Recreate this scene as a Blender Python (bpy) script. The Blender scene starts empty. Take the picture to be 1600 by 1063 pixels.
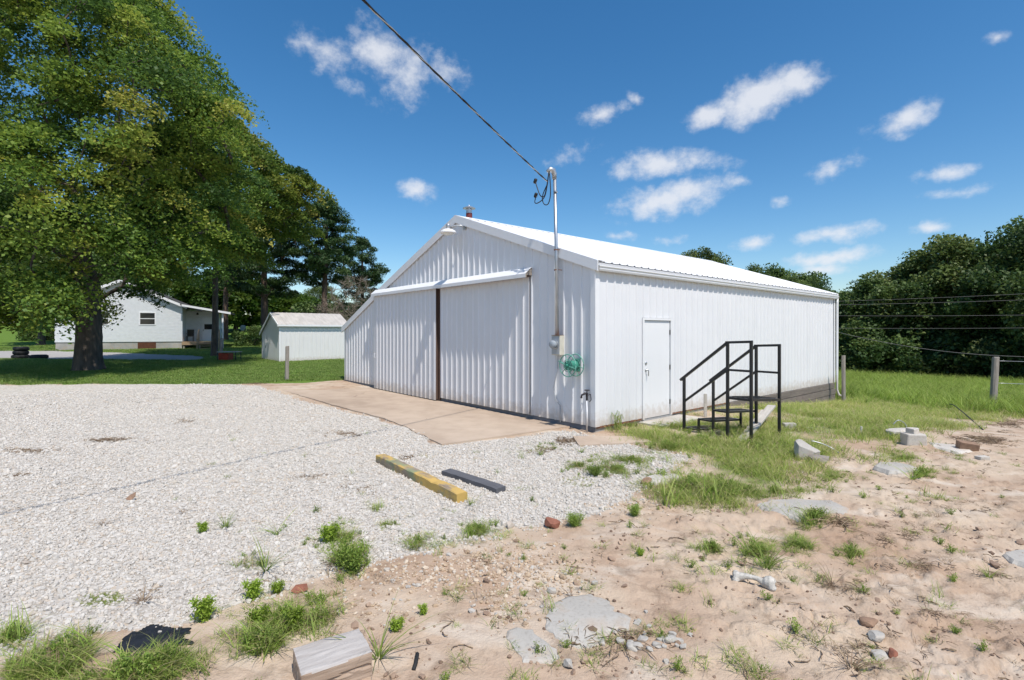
import bpy, math, random
import numpy as np
from mathutils import Vector, Matrix

scene = bpy.context.scene
# ------------------------------------------------------------------ camera
F = 782.0                      # focal length in pixels of the 1600 px wide photograph
EYE = 1.74
HOR = 518.0
cam_d = bpy.data.cameras.new("camera")
cam_d.sensor_width = 36.0
cam_d.lens = 36.0 * F / 1600.0
cam_d.shift_y = -(531.5 - HOR) / 1600.0
cam_d.clip_start = 0.05
cam_d.clip_end = 3000.0
cam = bpy.data.objects.new("camera", cam_d)
scene.collection.objects.link(cam)
cam.location = (0, 0, EYE)
cam.rotation_euler = (math.radians(90), 0, 0)
scene.camera = cam

# ------------------------------------------------------------------ sun, sky, exposure
D1 = np.array([0.765, 0.644])      # along the long wall of the barn
D2 = np.array([-0.644, 0.765])     # along its gable
hz = D2 * 1.0 + D1 * 0.19
L = Vector((hz[0], hz[1], -1.80)).normalized()      # the way sunlight travels
SUN_EL = math.asin(-L.z)
SUN_AZ = math.atan2(-L.x, -L.y)
sun_d = bpy.data.lights.new("sun", 'SUN')
sun_d.energy = 5.0
sun_d.angle = math.radians(0.53)
sun_d.color = (1.0, 0.94, 0.855)
sun = bpy.data.objects.new("sun", sun_d)
scene.collection.objects.link(sun)
sun.rotation_euler = L.to_track_quat('-Z', 'Y').to_euler()
sun.location = (6, -10, 30)

SKY_STRENGTH = 0.15
scene.view_settings.view_transform = 'Standard'
scene.view_settings.look = 'None'
scene.view_settings.exposure = -0.02
scene.view_settings.gamma = 1.0
scene.view_settings.use_curve_mapping = False
scene.render.film_transparent = False
scene.cycles.max_bounces = 5
scene.cycles.diffuse_bounces = 3
scene.cycles.adaptive_threshold = 0.02
scene.cycles.transmission_bounces = 4
scene.cycles.transparent_max_bounces = 4
scene.cycles.use_denoising = True

def pdir(px, py):
    return Vector(((px - 800) / F, 1.0, (HOR - py) / F)).normalized()

world = bpy.data.worlds.new("World")
scene.world = world
world.use_nodes = True
def build_sky():
    nt = world.node_tree
    for n in list(nt.nodes): nt.nodes.remove(n)
    N, LK = nt.nodes, nt.links
    out = N.new('ShaderNodeOutputWorld')
    bg = N.new('ShaderNodeBackground')
    bg.inputs['Strength'].default_value = SKY_STRENGTH
    sky = N.new('ShaderNodeTexSky')
    sky.sky_type = 'NISHITA'
    sky.sun_disc = False
    sky.sun_elevation = SUN_EL
    sky.sun_rotation = SUN_AZ
    sky.altitude = 200
    sky.air_density = 1.0
    sky.dust_density = 0.7
    sky.ozone_density = 2.2
    LK.new(bg.outputs[0], out.inputs[0])
    tc = N.new('ShaderNodeTexCoord')
    # cloud shapes: soft lens-shaped masks set at their places in the sky, broken up by noise
    nz = N.new('ShaderNodeTexNoise'); nz.inputs['Scale'].default_value = 21; nz.inputs['Detail'].default_value = 7
    nz.inputs['Roughness'].default_value = 0.62
    mp = N.new('ShaderNodeMapping'); mp.inputs['Scale'].default_value = (1, 1, 1.25)
    LK.new(tc.outputs['Generated'], mp.inputs[0]); LK.new(mp.outputs[0], nz.inputs['Vector'])
    nw = N.new('ShaderNodeTexNoise'); nw.inputs['Scale'].default_value = 9; nw.inputs['Detail'].default_value = 3
    LK.new(tc.outputs['Generated'], nw.inputs['Vector'])
    wv = N.new('ShaderNodeVectorMath'); wv.operation = 'SUBTRACT'; wv.inputs[1].default_value = (.5, .5, .5)
    LK.new(nw.outputs['Color'], wv.inputs[0])
    ws = N.new('ShaderNodeVectorMath'); ws.operation = 'SCALE'; ws.inputs['Scale'].default_value = 0.05
    LK.new(wv.outputs[0], ws.inputs[0])
    wd = N.new('ShaderNodeVectorMath'); wd.operation = 'ADD'
    LK.new(tc.outputs['Generated'], wd.inputs[0]); LK.new(ws.outputs[0], wd.inputs[1])
    clouds = [
        (515, 88, 75, 34, -12, .78), (585, 82, 70, 46, -15, .95), (640, 118, 52, 58, -30, .9), (700, 112, 42, 42, -20, .8),
        (555, 145, 60, 16, -22, .55), (648, 299, 40, 23, 0, 1.0), (940, 182, 52, 15, 10, .85), (992, 157, 16, 12, -30, .6),
        (1110, 175, 62, 24, 6, 1.1), (1185, 155, 95, 36, 10, 1.25), (1250, 130, 58, 28, 14, 1.1),
        (1410, 187, 66, 28, 8, 1.1), (1035, 263, 118, 28, -2, 1.0), (1050, 310, 130, 30, 6, 1.05), (1155, 289, 28, 12, 12, .7),
        (1300, 369, 98, 16, 2, 1.05), (1170, 380, 48, 13, 6, .8), (1447, 356, 56, 14, 3, 1.05), (1300, 403, 105, 15, 3, 1.0),
        (1283, 421, 66, 14, 0, .85), (1300, 262, 55, 20, 10, .62), (1478, 266, 75, 14, 8, .85), (1500, 296, 90, 10, 4, .5),
        (1565, 52, 42, 16, 14, .8), (1040, 370, 42, 11, 4, .7), (965, 371, 48, 9, 0, .5), (885, 246, 60, 20, 14, .52), (1215, 316, 30, 9, 0, .55)]
    specs = []
    for (px, py, hw, hh, tilt, amp) in clouds:
        c = pdir(px, py)
        t = math.radians(tilt)
        a = (pdir(px + hw * math.cos(t), py - hw * math.sin(t)) - c)
        hh *= 1.2
        b = (pdir(px + hh * math.sin(t), py + hh * math.cos(t)) - c)
        specs.append((c, a, b, amp))
    rr = random.Random(5)
    for k in range(8):                       # the same kind of sky goes on outside the picture
        az = math.radians(rr.uniform(62, 298)); el = math.radians(rr.uniform(9, 50))
        c = Vector((math.sin(az) * math.cos(el), math.cos(az) * math.cos(el), math.sin(el)))
        e1 = Vector((c.y, -c.x, 0)).normalized(); e2 = c.cross(e1)
        w = rr.uniform(.05, .14)
        specs.append((c, e1 * w, e2 * w * rr.uniform(.18, .35), rr.uniform(.7, 1.1)))
    prev = None
    for (c, a, b, amp) in specs:
        a = a - c * a.dot(c); b = b - c * b.dot(c)
        da = N.new('ShaderNodeVectorMath'); da.operation = 'DOT_PRODUCT'; da.inputs[1].default_value = a / a.length_squared
        db = N.new('ShaderNodeVectorMath'); db.operation = 'DOT_PRODUCT'; db.inputs[1].default_value = b / b.length_squared
        LK.new(wd.outputs[0], da.inputs[0]); LK.new(wd.outputs[0], db.inputs[0])
        cb = N.new('ShaderNodeCombineXYZ'); LK.new(da.outputs['Value'], cb.inputs[0]); LK.new(db.outputs['Value'], cb.inputs[1])
        ln = N.new('ShaderNodeVectorMath'); ln.operation = 'LENGTH'; LK.new(cb.outputs[0], ln.inputs[0])
        ma = N.new('ShaderNodeMath'); ma.operation = 'MULTIPLY_ADD'; ma.inputs[1].default_value = -amp; ma.inputs[2].default_value = amp
        LK.new(ln.outputs['Value'], ma.inputs[0])
        if prev is None: prev = ma
        else:
            mx = N.new('ShaderNodeMath'); mx.operation = 'MAXIMUM'
            LK.new(prev.outputs[0], mx.inputs[0]); LK.new(ma.outputs[0], mx.inputs[1]); prev = mx
    # density = mask + noise
    nm = N.new('ShaderNodeMath'); nm.operation = 'MULTIPLY_ADD'; nm.inputs[1].default_value = 1.9; nm.inputs[2].default_value = -1.0
    LK.new(nz.outputs['Fac'], nm.inputs[0])
    ad = N.new('ShaderNodeMath'); ad.operation = 'ADD'
    LK.new(prev.outputs[0], ad.inputs[0]); LK.new(nm.outputs[0], ad.inputs[1])
    mr = N.new('ShaderNodeMapRange'); mr.interpolation_type = 'SMOOTHSTEP'
    mr.inputs['From Min'].default_value = 0.02; mr.inputs['From Max'].default_value = 1.0
    mr.inputs['To Max'].default_value = 0.82
    LK.new(ad.outputs[0], mr.inputs['Value'])
    gate = N.new('ShaderNodeMapRange'); gate.inputs['From Min'].default_value = -0.15; gate.inputs['From Max'].default_value = 0.12
    LK.new(prev.outputs[0], gate.inputs['Value'])
    ml = N.new('ShaderNodeMath'); ml.operation = 'MULTIPLY'
    LK.new(mr.outputs[0], ml.inputs[0]); LK.new(gate.outputs[0], ml.inputs[1])
    hs = N.new('ShaderNodeHueSaturation'); hs.inputs['Saturation'].default_value = 1.33; hs.inputs['Hue'].default_value = .497; hs.inputs['Value'].default_value = 1.0
    hs.name = 'sky_hs'
    LK.new(sky.outputs[0], hs.inputs['Color'])
    mix = N.new('ShaderNodeMix'); mix.data_type = 'RGBA'
    LK.new(ml.outputs[0], mix.inputs['Factor']); LK.new(hs.outputs[0], mix.inputs['A'])
    mix.inputs['B'].default_value = (5.9, 6.0, 6.3, 1)
    LK.new(mix.outputs['Result'], bg.inputs['Color'])
build_sky()

# ------------------------------------------------------------------ small numeric helpers
CORNER = np.array([1.511, 9.1])
BARN_ROT = math.atan2(D1[1], D1[0])
def sstep(a, b, x):
    t = np.clip((x - a) / (b - a), 0, 1); return t * t * (3 - 2 * t)
_perm = np.random.RandomState(7).rand(512, 512)
def vnoise(x, y):
    xi = np.floor(x).astype(int); yi = np.floor(y).astype(int)
    fx = x - xi; fy = y - yi
    fx = fx * fx * (3 - 2 * fx); fy = fy * fy * (3 - 2 * fy)
    g = lambda i, j: _perm[i & 511, j & 511]
    return (g(xi, yi) * (1 - fx) * (1 - fy) + g(xi + 1, yi) * fx * (1 - fy) + g(xi, yi + 1) * (1 - fx) * fy + g(xi + 1, yi + 1) * fx * fy)
def fbm(x, y, o=4, gain=.5):
    s = 0; a = 1; t = 0
    for k in range(o):
        s = s + a * vnoise(x * 2 ** k + 17.3 * k, y * 2 ** k + 5.1 * k); t += a; a *= gain
    return s / t - 0.5
def uv_of(x, y):
    dx = x - CORNER[0]; dy = y - CORNER[1]
    return dx * D1[0] + dy * D1[1], dx * D2[0] + dy * D2[1]
def H0(x, y):
    """smooth height of the land"""
    x = np.asarray(x, float); y = np.asarray(y, float)
    u, v = uv_of(x, y)
    q = np.clip(u - 5.0, 0, None)
    z = -0.10 - 1.25 * np.tanh(.078 * q / 1.25) * sstep(14, 6, v)
    w = sstep(6, 14, v)
    z = z + w * .0125 * np.clip(y - 12, 0, 50)
    z = z + .045 * np.clip(y - 42, 0, 70) * sstep(-5, -45, x)
    return z
def g3(px, py):
    """the point of the land seen at a pixel of the photograph"""
    d = 10.0
    for _ in range(40):
        x = (px - 800) / F * d
        z = float(H0(x, d))
        d2 = (EYE - z) * F / max(py - HOR, 2.0)
        d = .5 * d + .5 * d2
    return np.array([(px - 800) / F * d, d])
def G(px, py):
    p = g3(px, py); return Vector((p[0], p[1], float(H(p[0], p[1]))))
def inside(poly, x, y):
    x = np.asarray(x); y = np.asarray(y)
    r = np.zeros(x.shape, bool); n = len(poly); j = n - 1
    for i in range(n):
        xi, yi = poly[i]; xj, yj = poly[j]
        c = ((yi > y) != (yj > y)) & (x < (xj - xi) * (y - yi) / (yj - yi + 1e-12) + xi)
        r ^= c; j = i
    return r
P = lambda pts: [tuple(g3(*p)) for p in pts]
GRAVEL = P([(-700, 604), (300, 600), (395, 602), (640, 668), (690, 697), (880, 674), (905, 676), (1010, 698), (1085, 712), (1020, 745),
            (985, 770), (930, 800), (860, 822), (760, 848), (650, 862), (560, 885), (470, 905), (390, 932), (330, 965), (240, 985), (60, 1022), (-50, 1045), (-1100, 1150)])
LAWN = [(-400, 16.6), (-9.6, 16.9), (-7.2, 17.4), (-6.0, 18.3), (2, 27), (60, 90), (60, 400), (-400, 400)]
FIELD = P([(1000, 702), (1085, 716), (1030, 745), (1010, 772), (1060, 792), (1160, 790), (1255, 778), (1262, 745), (1225, 722), (1310, 704), (1330, 720), (1385, 705), (1420, 692), (1480, 668), (1560, 655), (1650, 648), (2600, 640)]) \
    + [(90, 20), (90, 300), (20, 300), (14, 30), tuple(CORNER + D1 * 12.4), tuple(CORNER + D1 * 2.6), tuple(CORNER + D1 * 0.6)]
DRIVE = P([(-300, 549), (60, 549), (200, 552), (325, 557), (318, 563), (150, 562), (-300, 560)])
def warp(x, y):
    a = fbm(x * 1.7 + 40, y * 1.7, 4) * .9; b = fbm(x * 1.7, y * 1.7 + 90, 4) * .9
    s = np.clip(.18 + .0 * y, 0, .5) * 1.5
    return x + a * s * 2, y + b * s * 2
def soft(poly, x, y, r, n=9):
    x, y = warp(x, y)
    acc = inside(poly, x, y).astype(float)
    for k in range(n):
        t = 2.399 * k; q = r * math.sqrt((k + .5) / n)
        acc += inside(poly, x + q * math.cos(t), y + q * math.sin(t))
    return acc / (n + 1)
def zones(x, y):
    gr = soft(GRAVEL, x, y, .22)
    ln = soft(LAWN, x, y, .15)
    fd = soft(FIELD, x, y, .6, 13)
    dv = soft(DRIVE, x, y, .5)
    fd = fd * (1 - gr) * (1 - ln)
    return gr, ln, fd, dv
def H(x, y):
    """land with its lumps"""
    x = np.asarray(x, float); y = np.asarray(y, float)
    r = np.hypot(x, y)
    near = sstep(30, 12, r)
    z = H0(x, y) + near * .05 * fbm(x * .55 + 3, y * .55, 3)
    far = sstep(20, 60, r) * .25 * fbm(x * .06, y * .06 + 9, 3)
    u, v = uv_of(x, y)
    flat = sstep(1.6, .2, np.maximum(np.maximum(-u - 0, u - 13), np.maximum(-v - 0, v - 12)))   # level close to the barn
    return z + far - near * .05 * fbm(x * .55 + 3, y * .55, 3) * flat

# ------------------------------------------------------------------ object helpers
COL = scene.collection
def tag(o, label=None, cat=None, group=None, kind=None):
    if label: o['label'] = label
    if cat: o['category'] = cat
    if group: o['group'] = group
    if kind: o['kind'] = kind
    return o
def empty(name, loc=(0, 0, 0), rz=0.0):
    o = bpy.data.objects.new(name, None); COL.objects.link(o)
    o.location = loc; o.rotation_euler = (0, 0, rz); o.empty_display_size = .1
    return o
def mesh_np(name, V, faces, mat=None, tint=None, smooth=False):
    """faces: list of int arrays (n,k)"""
    me = bpy.data.meshes.new(name)
    V = np.asarray(V, np.float32)
    me.vertices.add(len(V)); me.vertices.foreach_set('co', V.ravel())
    loops = np.concatenate([f.ravel() for f in faces]).astype(np.int32)
    sizes = np.concatenate([np.full(len(f), f.shape[1], np.int32) for f in faces])
    starts = np.concatenate([[0], np.cumsum(sizes)[:-1]]).astype(np.int32)
    me.loops.add(len(loops)); me.loops.foreach_set('vertex_index', loops)
    me.polygons.add(len(sizes)); me.polygons.foreach_set('loop_start', starts)
    if smooth: me.polygons.foreach_set('use_smooth', np.ones(len(sizes), bool))
    if tint is not None:
        at = me.attributes.new('tint', 'FLOAT_COLOR', 'POINT')
        c = np.ones((len(V), 4), np.float32); c[:, :tint.shape[1]] = tint
        at.data.foreach_set('color', c.ravel())
    me.update(calc_edges=True)
    if mat: me.materials.append(mat)
    return me
def link(name, me, parent=None, loc=(0, 0, 0), rot=(0, 0, 0)):
    o = bpy.data.objects.new(name, me); COL.objects.link(o)
    o.parent = parent; o.location = loc; o.rotation_euler = rot
    return o
class MB:
    def __init__(s): s.v = []; s.f = []
    def add(s, vs, fs):
        b = len(s.v); s.v += [tuple(p) for p in vs]; s.f += [tuple(b + i for i in f) for f in fs]; return s
    def box(s, lo, hi, M=None):
        x0, y0, z0 = lo; x1, y1, z1 = hi
        vs = [Vector(p) for p in ((x0, y0, z0), (x1, y0, z0), (x1, y1, z0), (x0, y1, z0), (x0, y0, z1), (x1, y0, z1), (x1, y1, z1), (x0, y1, z1))]
        if M is not None: vs = [M @ p for p in vs]
        return s.add(vs, [(3, 2, 1, 0), (4, 5, 6, 7), (0, 1, 5, 4), (1, 2, 6, 5), (2, 3, 7, 6), (3, 0, 4, 7)])
    def prism(s, prof, fn, a, b):
        """profile of 2-d points swept from a to b; fn(p, t) gives the 3-d point"""
        n = len(prof)
        vs = [fn(p, a) for p in prof] + [fn(p, b) for p in prof]
        fs = [tuple(range(n - 1, -1, -1)), tuple(range(n, 2 * n))] + [(i, (i + 1) % n, n + (i + 1) % n, n + i) for i in range(n)]
        return s.add(vs, fs)
    def tube(s, pts, r, n=8, cap=True):
        pts = [Vector(p) for p in pts]; m = len(pts)
        rs = r if isinstance(r, (list, tuple)) else [r] * m
        ref = Vector((0, 0, 1))
        if abs((pts[-1] - pts[0]).normalized().z) > .9: ref = Vector((1, 0, 0))
        vs = []
        for i, p in enumerate(pts):
            d = (pts[min(i + 1, m - 1)] - pts[max(i - 1, 0)]).normalized()
            a = d.cross(ref)
            if a.length < 1e-4: a = d.cross(Vector((0, 1, 0)))
            a.normalize(); b = a.cross(d)
            for k in range(n):
                t = 2 * math.pi * k / n
                vs.append(p + (a * math.cos(t) + b * math.sin(t)) * rs[i])
        fs = []
        for i in range(m - 1):
            for k in range(n):
                fs.append((i * n + k, i * n + (k + 1) % n, (i + 1) * n + (k + 1) % n, (i + 1) * n + k))
        if cap: fs += [tuple(range(n - 1, -1, -1)), tuple((m - 1) * n + k for k in range(n))]
        return s.add(vs, fs)
    def lathe(s, prof, M, n=16):
        """prof: (radius, z) along local z"""
        vs = []; m = len(prof)
        for (r, z) in prof:
            for k in range(n):
                t = 2 * math.pi * k / n; vs.append(M @ Vector((r * math.cos(t), r * math.sin(t), z)))
        fs = []
        for i in range(m - 1):
            for k in range(n): fs.append((i * n + k, i * n + (k + 1) % n, (i + 1) * n + (k + 1) % n, (i + 1) * n + k))
        fs += [tuple(range(n - 1, -1, -1)), tuple((m - 1) * n + k for k in range(n))]
        return s.add(vs, fs)
    def bar(s, a, b, w, h=None, up=(0, 0, 1)):
        a = Vector(a); b = Vector(b); h = h or w
        d = (b - a); ln = d.length; d.normalize(); upv = Vector(up)
        if abs(d.dot(upv)) > .95: upv = Vector((0.8, 0.6, 0))
        x = d.cross(upv).normalized(); y = x.cross(d)
        M = Matrix.Translation(a) @ Matrix((x, d, y)).transposed().to_4x4()
        return s.box((-w / 2, 0, -h / 2), (w / 2, ln, h / 2), M)
    def mesh(s, name, mat, smooth=False, bevel=0):
        me = bpy.data.meshes.new(name); me.from_pydata(s.v, [], s.f); me.update()
        if mat: me.materials.append(mat)
        if smooth: me.polygons.foreach_set('use_smooth', np.ones(len(me.polygons), bool))
        return me
    def build(s, name, mat, parent=None, smooth=False, bevel=0, loc=(0, 0, 0), rot=(0, 0, 0)):
        o = link(name, s.mesh(name, mat, smooth), parent, loc, rot)
        if bevel:
            b = o.modifiers.new('edge', 'BEVEL'); b.width = bevel; b.segments = 2; b.limit_method = 'ANGLE'
        return o

# ------------------------------------------------------------------ materials
def mat_new(name):
    m = bpy.data.materials.new(name); m.use_nodes = True
    nt = m.node_tree; b = nt.nodes['Principled BSDF']
    return m, nt, b
def noise_node(nt, scale, detail=4, coord='Object', rough=.55, stretch=None, dist=0):
    tc = nt.nodes.new('ShaderNodeTexCoord'); n = nt.nodes.new('ShaderNodeTexNoise')
    n.inputs['Scale'].default_value = scale; n.inputs['Detail'].default_value = detail; n.inputs['Roughness'].default_value = rough
    n.inputs['Distortion'].default_value = dist
    src = tc.outputs[coord]
    if stretch:
        mp = nt.nodes.new('ShaderNodeMapping'); mp.inputs['Scale'].default_value = stretch
        nt.links.new(src, mp.inputs[0]); src = mp.outputs[0]
    nt.links.new(src, n.inputs['Vector'])
    return n
def ramp(nt, src, stops):
    r = nt.nodes.new('ShaderNodeValToRGB'); e = r.color_ramp.elements
    while len(e) < len(stops): e.new(.5)
    for el, (p, c) in zip(e, stops): el.position = p; el.color = (*c, 1)
    nt.links.new(src, r.inputs[0]); return r
def bump(nt, b, src, strength=.3, dist=.01):
    n = nt.nodes.new('ShaderNodeBump'); n.inputs['Strength'].default_value = strength; n.inputs['Distance'].default_value = dist
    nt.links.new(src, n.inputs['Height']); nt.links.new(n.outputs[0], b.inputs['Normal']); return n
def mixc(nt, fac, a, b):
    m = nt.nodes.new('ShaderNodeMix'); m.data_type = 'RGBA'
    for sock, val in (('Factor', fac), ('A', a), ('B', b)):
        if hasattr(val, 'is_output') or isinstance(val, bpy.types.NodeSocket): nt.links.new(val, m.inputs[sock])
        elif sock == 'Factor': m.inputs[sock].default_value = val
        else: m.inputs[sock].default_value = (*val, 1)
    return m.outputs['Result']
def simple(name, col, rough=.6, metal=0, var=.15, scale=6, bmp=0, stretch=None, detail=4, bscale=None):
    m, nt, b = mat_new(name)
    n = noise_node(nt, scale, detail, stretch=stretch)
    lo = tuple(c * (1 - var) for c in col); hi = tuple(min(1, c * (1 + var)) for c in col)
    r = ramp(nt, n.outputs['Fac'], [(.3, lo), (.7, hi)])
    nt.links.new(r.outputs[0], b.inputs['Base Color'])
    b.inputs['Roughness'].default_value = rough; b.inputs['Metallic'].default_value = metal
    if bmp:
        n2 = noise_node(nt, bscale or scale * 4, 6, stretch=stretch)
        bump(nt, b, n2.outputs['Fac'], bmp, .01)
    return m
def painted_metal(name, col, dirt=(.42, .36, .28), amt=.35, rust=None):
    m, nt, b = mat_new(name)
    n = noise_node(nt, 1.3, 5); n2 = noise_node(nt, 5, 6, stretch=(1, 1, .12))
    c = mixc(nt, n.outputs['Fac'], tuple(x * .93 for x in col), tuple(min(1, x * 1.04) for x in col))
    r = ramp(nt, n2.outputs['Fac'], [(.55, (0, 0, 0)), (.8, (1, 1, 1))])
    f = nt.nodes.new('ShaderNodeMath'); f.operation = 'MULTIPLY'; f.inputs[1].default_value = amt
    nt.links.new(r.outputs[0], f.inputs[0])
    c = mixc(nt, f.outputs[0], c, dirt)
    # splashed soil on the lowest hand's breadth
    tc = nt.nodes.new('ShaderNodeTexCoord'); sp = nt.nodes.new('ShaderNodeSeparateXYZ'); nt.links.new(tc.outputs['Object'], sp.inputs[0])
    n3 = noise_node(nt, 9, 5)
    ad = nt.nodes.new('ShaderNodeMath'); ad.operation = 'MULTIPLY_ADD'; ad.inputs[1].default_value = -.5; nt.links.new(n3.outputs['Fac'], ad.inputs[0]); nt.links.new(sp.outputs['Z'], ad.inputs[2])
    mr = nt.nodes.new('ShaderNodeMapRange'); mr.inputs['From Min'].default_value = -.22; mr.inputs['From Max'].default_value = .02; mr.inputs['To Min'].default_value = .5; mr.inputs['To Max'].default_value = 0
    nt.links.new(ad.outputs[0], mr.inputs['Value'])
    c = mixc(nt, mr.outputs[0], c, (.38, .29, .2))
    nt.links.new(c, b.inputs['Base Color'])
    b.inputs['Roughness'].default_value = .48
    bump(nt, b, noise_node(nt, 2.2, 3).outputs['Fac'], .22, .02)
    return m
def wood(name, dark, light, scale=3, axis='x', rough=.85, bmp=.5):
    m, nt, b = mat_new(name)
    st = {'x': (.12, 1, 1), 'y': (1, .12, 1), 'z': (1, 1, .12)}[axis]
    n = noise_node(nt, scale * 6, 8, stretch=st, rough=.65, dist=.6)
    n2 = noise_node(nt, scale, 3)
    r = ramp(nt, n.outputs['Fac'], [(.3, dark), (.68, light)])
    c = mixc(nt, n2.outputs['Fac'], r.outputs[0], tuple((a + d) / 2 for a, d in zip(dark, light)))
    nt.links.new(c, b.inputs['Base Color']); b.inputs['Roughness'].default_value = rough
    bump(nt, b, n.outputs['Fac'], bmp, .008)
    return m
def leafmat(name, cols, trans=.35, rough=.55):
    """leaf colour from the 'tint' attribute (mixes cols) ; light passes through"""
    m, nt, b = mat_new(name)
    at = nt.nodes.new('ShaderNodeAttribute'); at.attribute_name = 'tint'
    sp = nt.nodes.new('ShaderNodeSeparateColor'); nt.links.new(at.outputs['Color'], sp.inputs[0])
    oi = nt.nodes.new('ShaderNodeObjectInfo')
    k = len(cols)
    r = ramp(nt, sp.outputs[0], [(i / (k - 1), c) for i, c in enumerate(cols)])
    hs = nt.nodes.new('ShaderNodeHueSaturation')
    mr = nt.nodes.new('ShaderNodeMapRange'); mr.inputs['To Min'].default_value = .75; mr.inputs['To Max'].default_value = 1.25
    nt.links.new(oi.outputs['Random'], mr.inputs['Value']); nt.links.new(mr.outputs[0], hs.inputs['Value'])
    nt.links.new(r.outputs[0], hs.inputs['Color'])
    nt.links.new(hs.outputs[0], b.inputs['Base Color'])
    b.inputs['Roughness'].default_value = rough
    b.inputs['Specular IOR Level'].default_value = .3
    tr = nt.nodes.new('ShaderNodeBsdfTranslucent'); nt.links.new(hs.outputs[0], tr.inputs['Color'])
    mx = nt.nodes.new('ShaderNodeMixShader'); mx.inputs[0].default_value = trans
    nt.links.new(b.outputs[0], mx.inputs[1]); nt.links.new(tr.outputs[0], mx.inputs[2])
    nt.links.new(mx.outputs[0], nt.nodes['Material Output'].inputs['Surface'])
    return m
M = {}
M['white'] = painted_metal('white_siding', (.72, .725, .74), amt=.05)
M['white_door'] = painted_metal('door_siding', (.70, .70, .715), amt=.08)
M['trim'] = painted_metal('white_trim', (.76, .765, .775), amt=.06)
M['roof'] = painted_metal('white_roof', (.80, .80, .80), amt=.05)
M['white_old'] = painted_metal('old_white', (.71, .70, .69), amt=.12)
M['rustroof'] = simple('weathered_roof', (.48, .45, .42), .6, .1, .12, 4, .2, stretch=(1, .3, 1))
M['brown'] = wood('brown_edge', (.045, .025, .018), (.11, .06, .04), 3, 'z')
M['sill'] = wood('sill_board', (.10, .105, .12), (.20, .205, .22), 3, 'y')
M['oldwood'] = wood('weathered_timber', (.12, .10, .085), (.36, .32, .28), 3, 'x')
M['skirt'] = wood('dark_skirt_timber', (.07, .058, .05), (.24, .205, .175), 3, 'x')
M['oldwoodz'] = wood('weathered_post', (.13, .115, .10), (.40, .36, .31), 4, 'z')
M['rust'] = simple('rust', (.20, .09, .05), .9, 0, .5, 20, .3)
M['galv'] = simple('galvanised', (.46, .48, .50), .38, .75, .12, 5)
M['black'] = simple('black_paint', (.012, .013, .016), .35, 0, .3, 20)
M['cable'] = simple('cable', (.012, .012, .013), .5, 0, .3, 30)
M['green'] = simple('green_wire', (.13, .36, .28), .45, 0, .2, 12)
M['darkgreen'] = simple('green_hub', (.04, .22, .16), .45, 0, .2, 12)
M['cream'] = simple('cream_box', (.58, .55, .46), .55, 0, .12, 8)
M['greybox'] = simple('grey_meter_box', (.36, .38, .40), .5, 0, .15, 8)
M['glassy'] = simple('meter_glass', (.30, .33, .36), .08, 0, .1, 8)
M['dark'] = simple('dark_iron', (.035, .03, .035), .6, .2, .3, 20)
M['red'] = simple('red_flue', (.16, .025, .022), .7, 0, .3, 14)
M['bone'] = simple('bone', (.47, .445, .40), .75, 0, .3, 30, .6)
M['tyre'] = simple('rubber', (.018, .018, .019), .8, 0, .3, 14, .2)
M['lampglass'] = simple('lamp_glass', (.66, .66, .62), .25, 0, .05, 8)
M['brick'] = simple('red_block', (.24, .095, .06), .9, 0, .25, 20, .4)
M['brownblock'] = simple('brown_block', (.26, .165, .11), .9, 0, .25, 12, .4)
M['plank'] = wood('grey_plank', (.30, .27, .23), (.56, .53, .48), 4, 'x')
def conc(name, col, amt=.25):
    m, nt, b = mat_new(name)
    n = noise_node(nt, 1.1, 6, rough=.6); n2 = noise_node(nt, 45, 4); n3 = noise_node(nt, 5, 5)
    r = ramp(nt, n.outputs['Fac'], [(.3, tuple(c * (1 - amt) for c in col)), (.65, tuple(c * (1 + amt * .5) for c in col))])
    r2 = ramp(nt, n2.outputs['Fac'], [(.25, (.62, .60, .58)), (.5, (1, 1, 1))])
    mu = nt.nodes.new('ShaderNodeMix'); mu.data_type = 'RGBA'; mu.blend_type = 'MULTIPLY'; mu.inputs['Factor'].default_value = .6
    nt.links.new(r.outputs[0], mu.inputs['A']); nt.links.new(r2.outputs[0], mu.inputs['B'])
    n5 = noise_node(nt, 3.4, 6, rough=.7)
    ds = ramp(nt, n5.outputs['Fac'], [(.50, (0, 0, 0)), (.72, (.75, .75, .75))]).outputs[0]
    nt.links.new(mixc(nt, ds, mu.outputs['Result'], (.40, .30, .215)), b.inputs['Base Color']); b.inputs['Roughness'].default_value = .9
    ad = nt.nodes.new('ShaderNodeMath'); ad.operation = 'ADD'; nt.links.new(n2.outputs['Fac'], ad.inputs[0]); nt.links.new(n3.outputs['Fac'], ad.inputs[1])
    bump(nt, b, ad.outputs[0], .35, .006)
    return m
M['conc'] = conc('grey_concrete', (.43, .405, .365))
M['concwhite'] = conc('pale_concrete', (.52, .485, .435))
M['found'] = conc('foundation_concrete', (.36, .35, .33))
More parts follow.
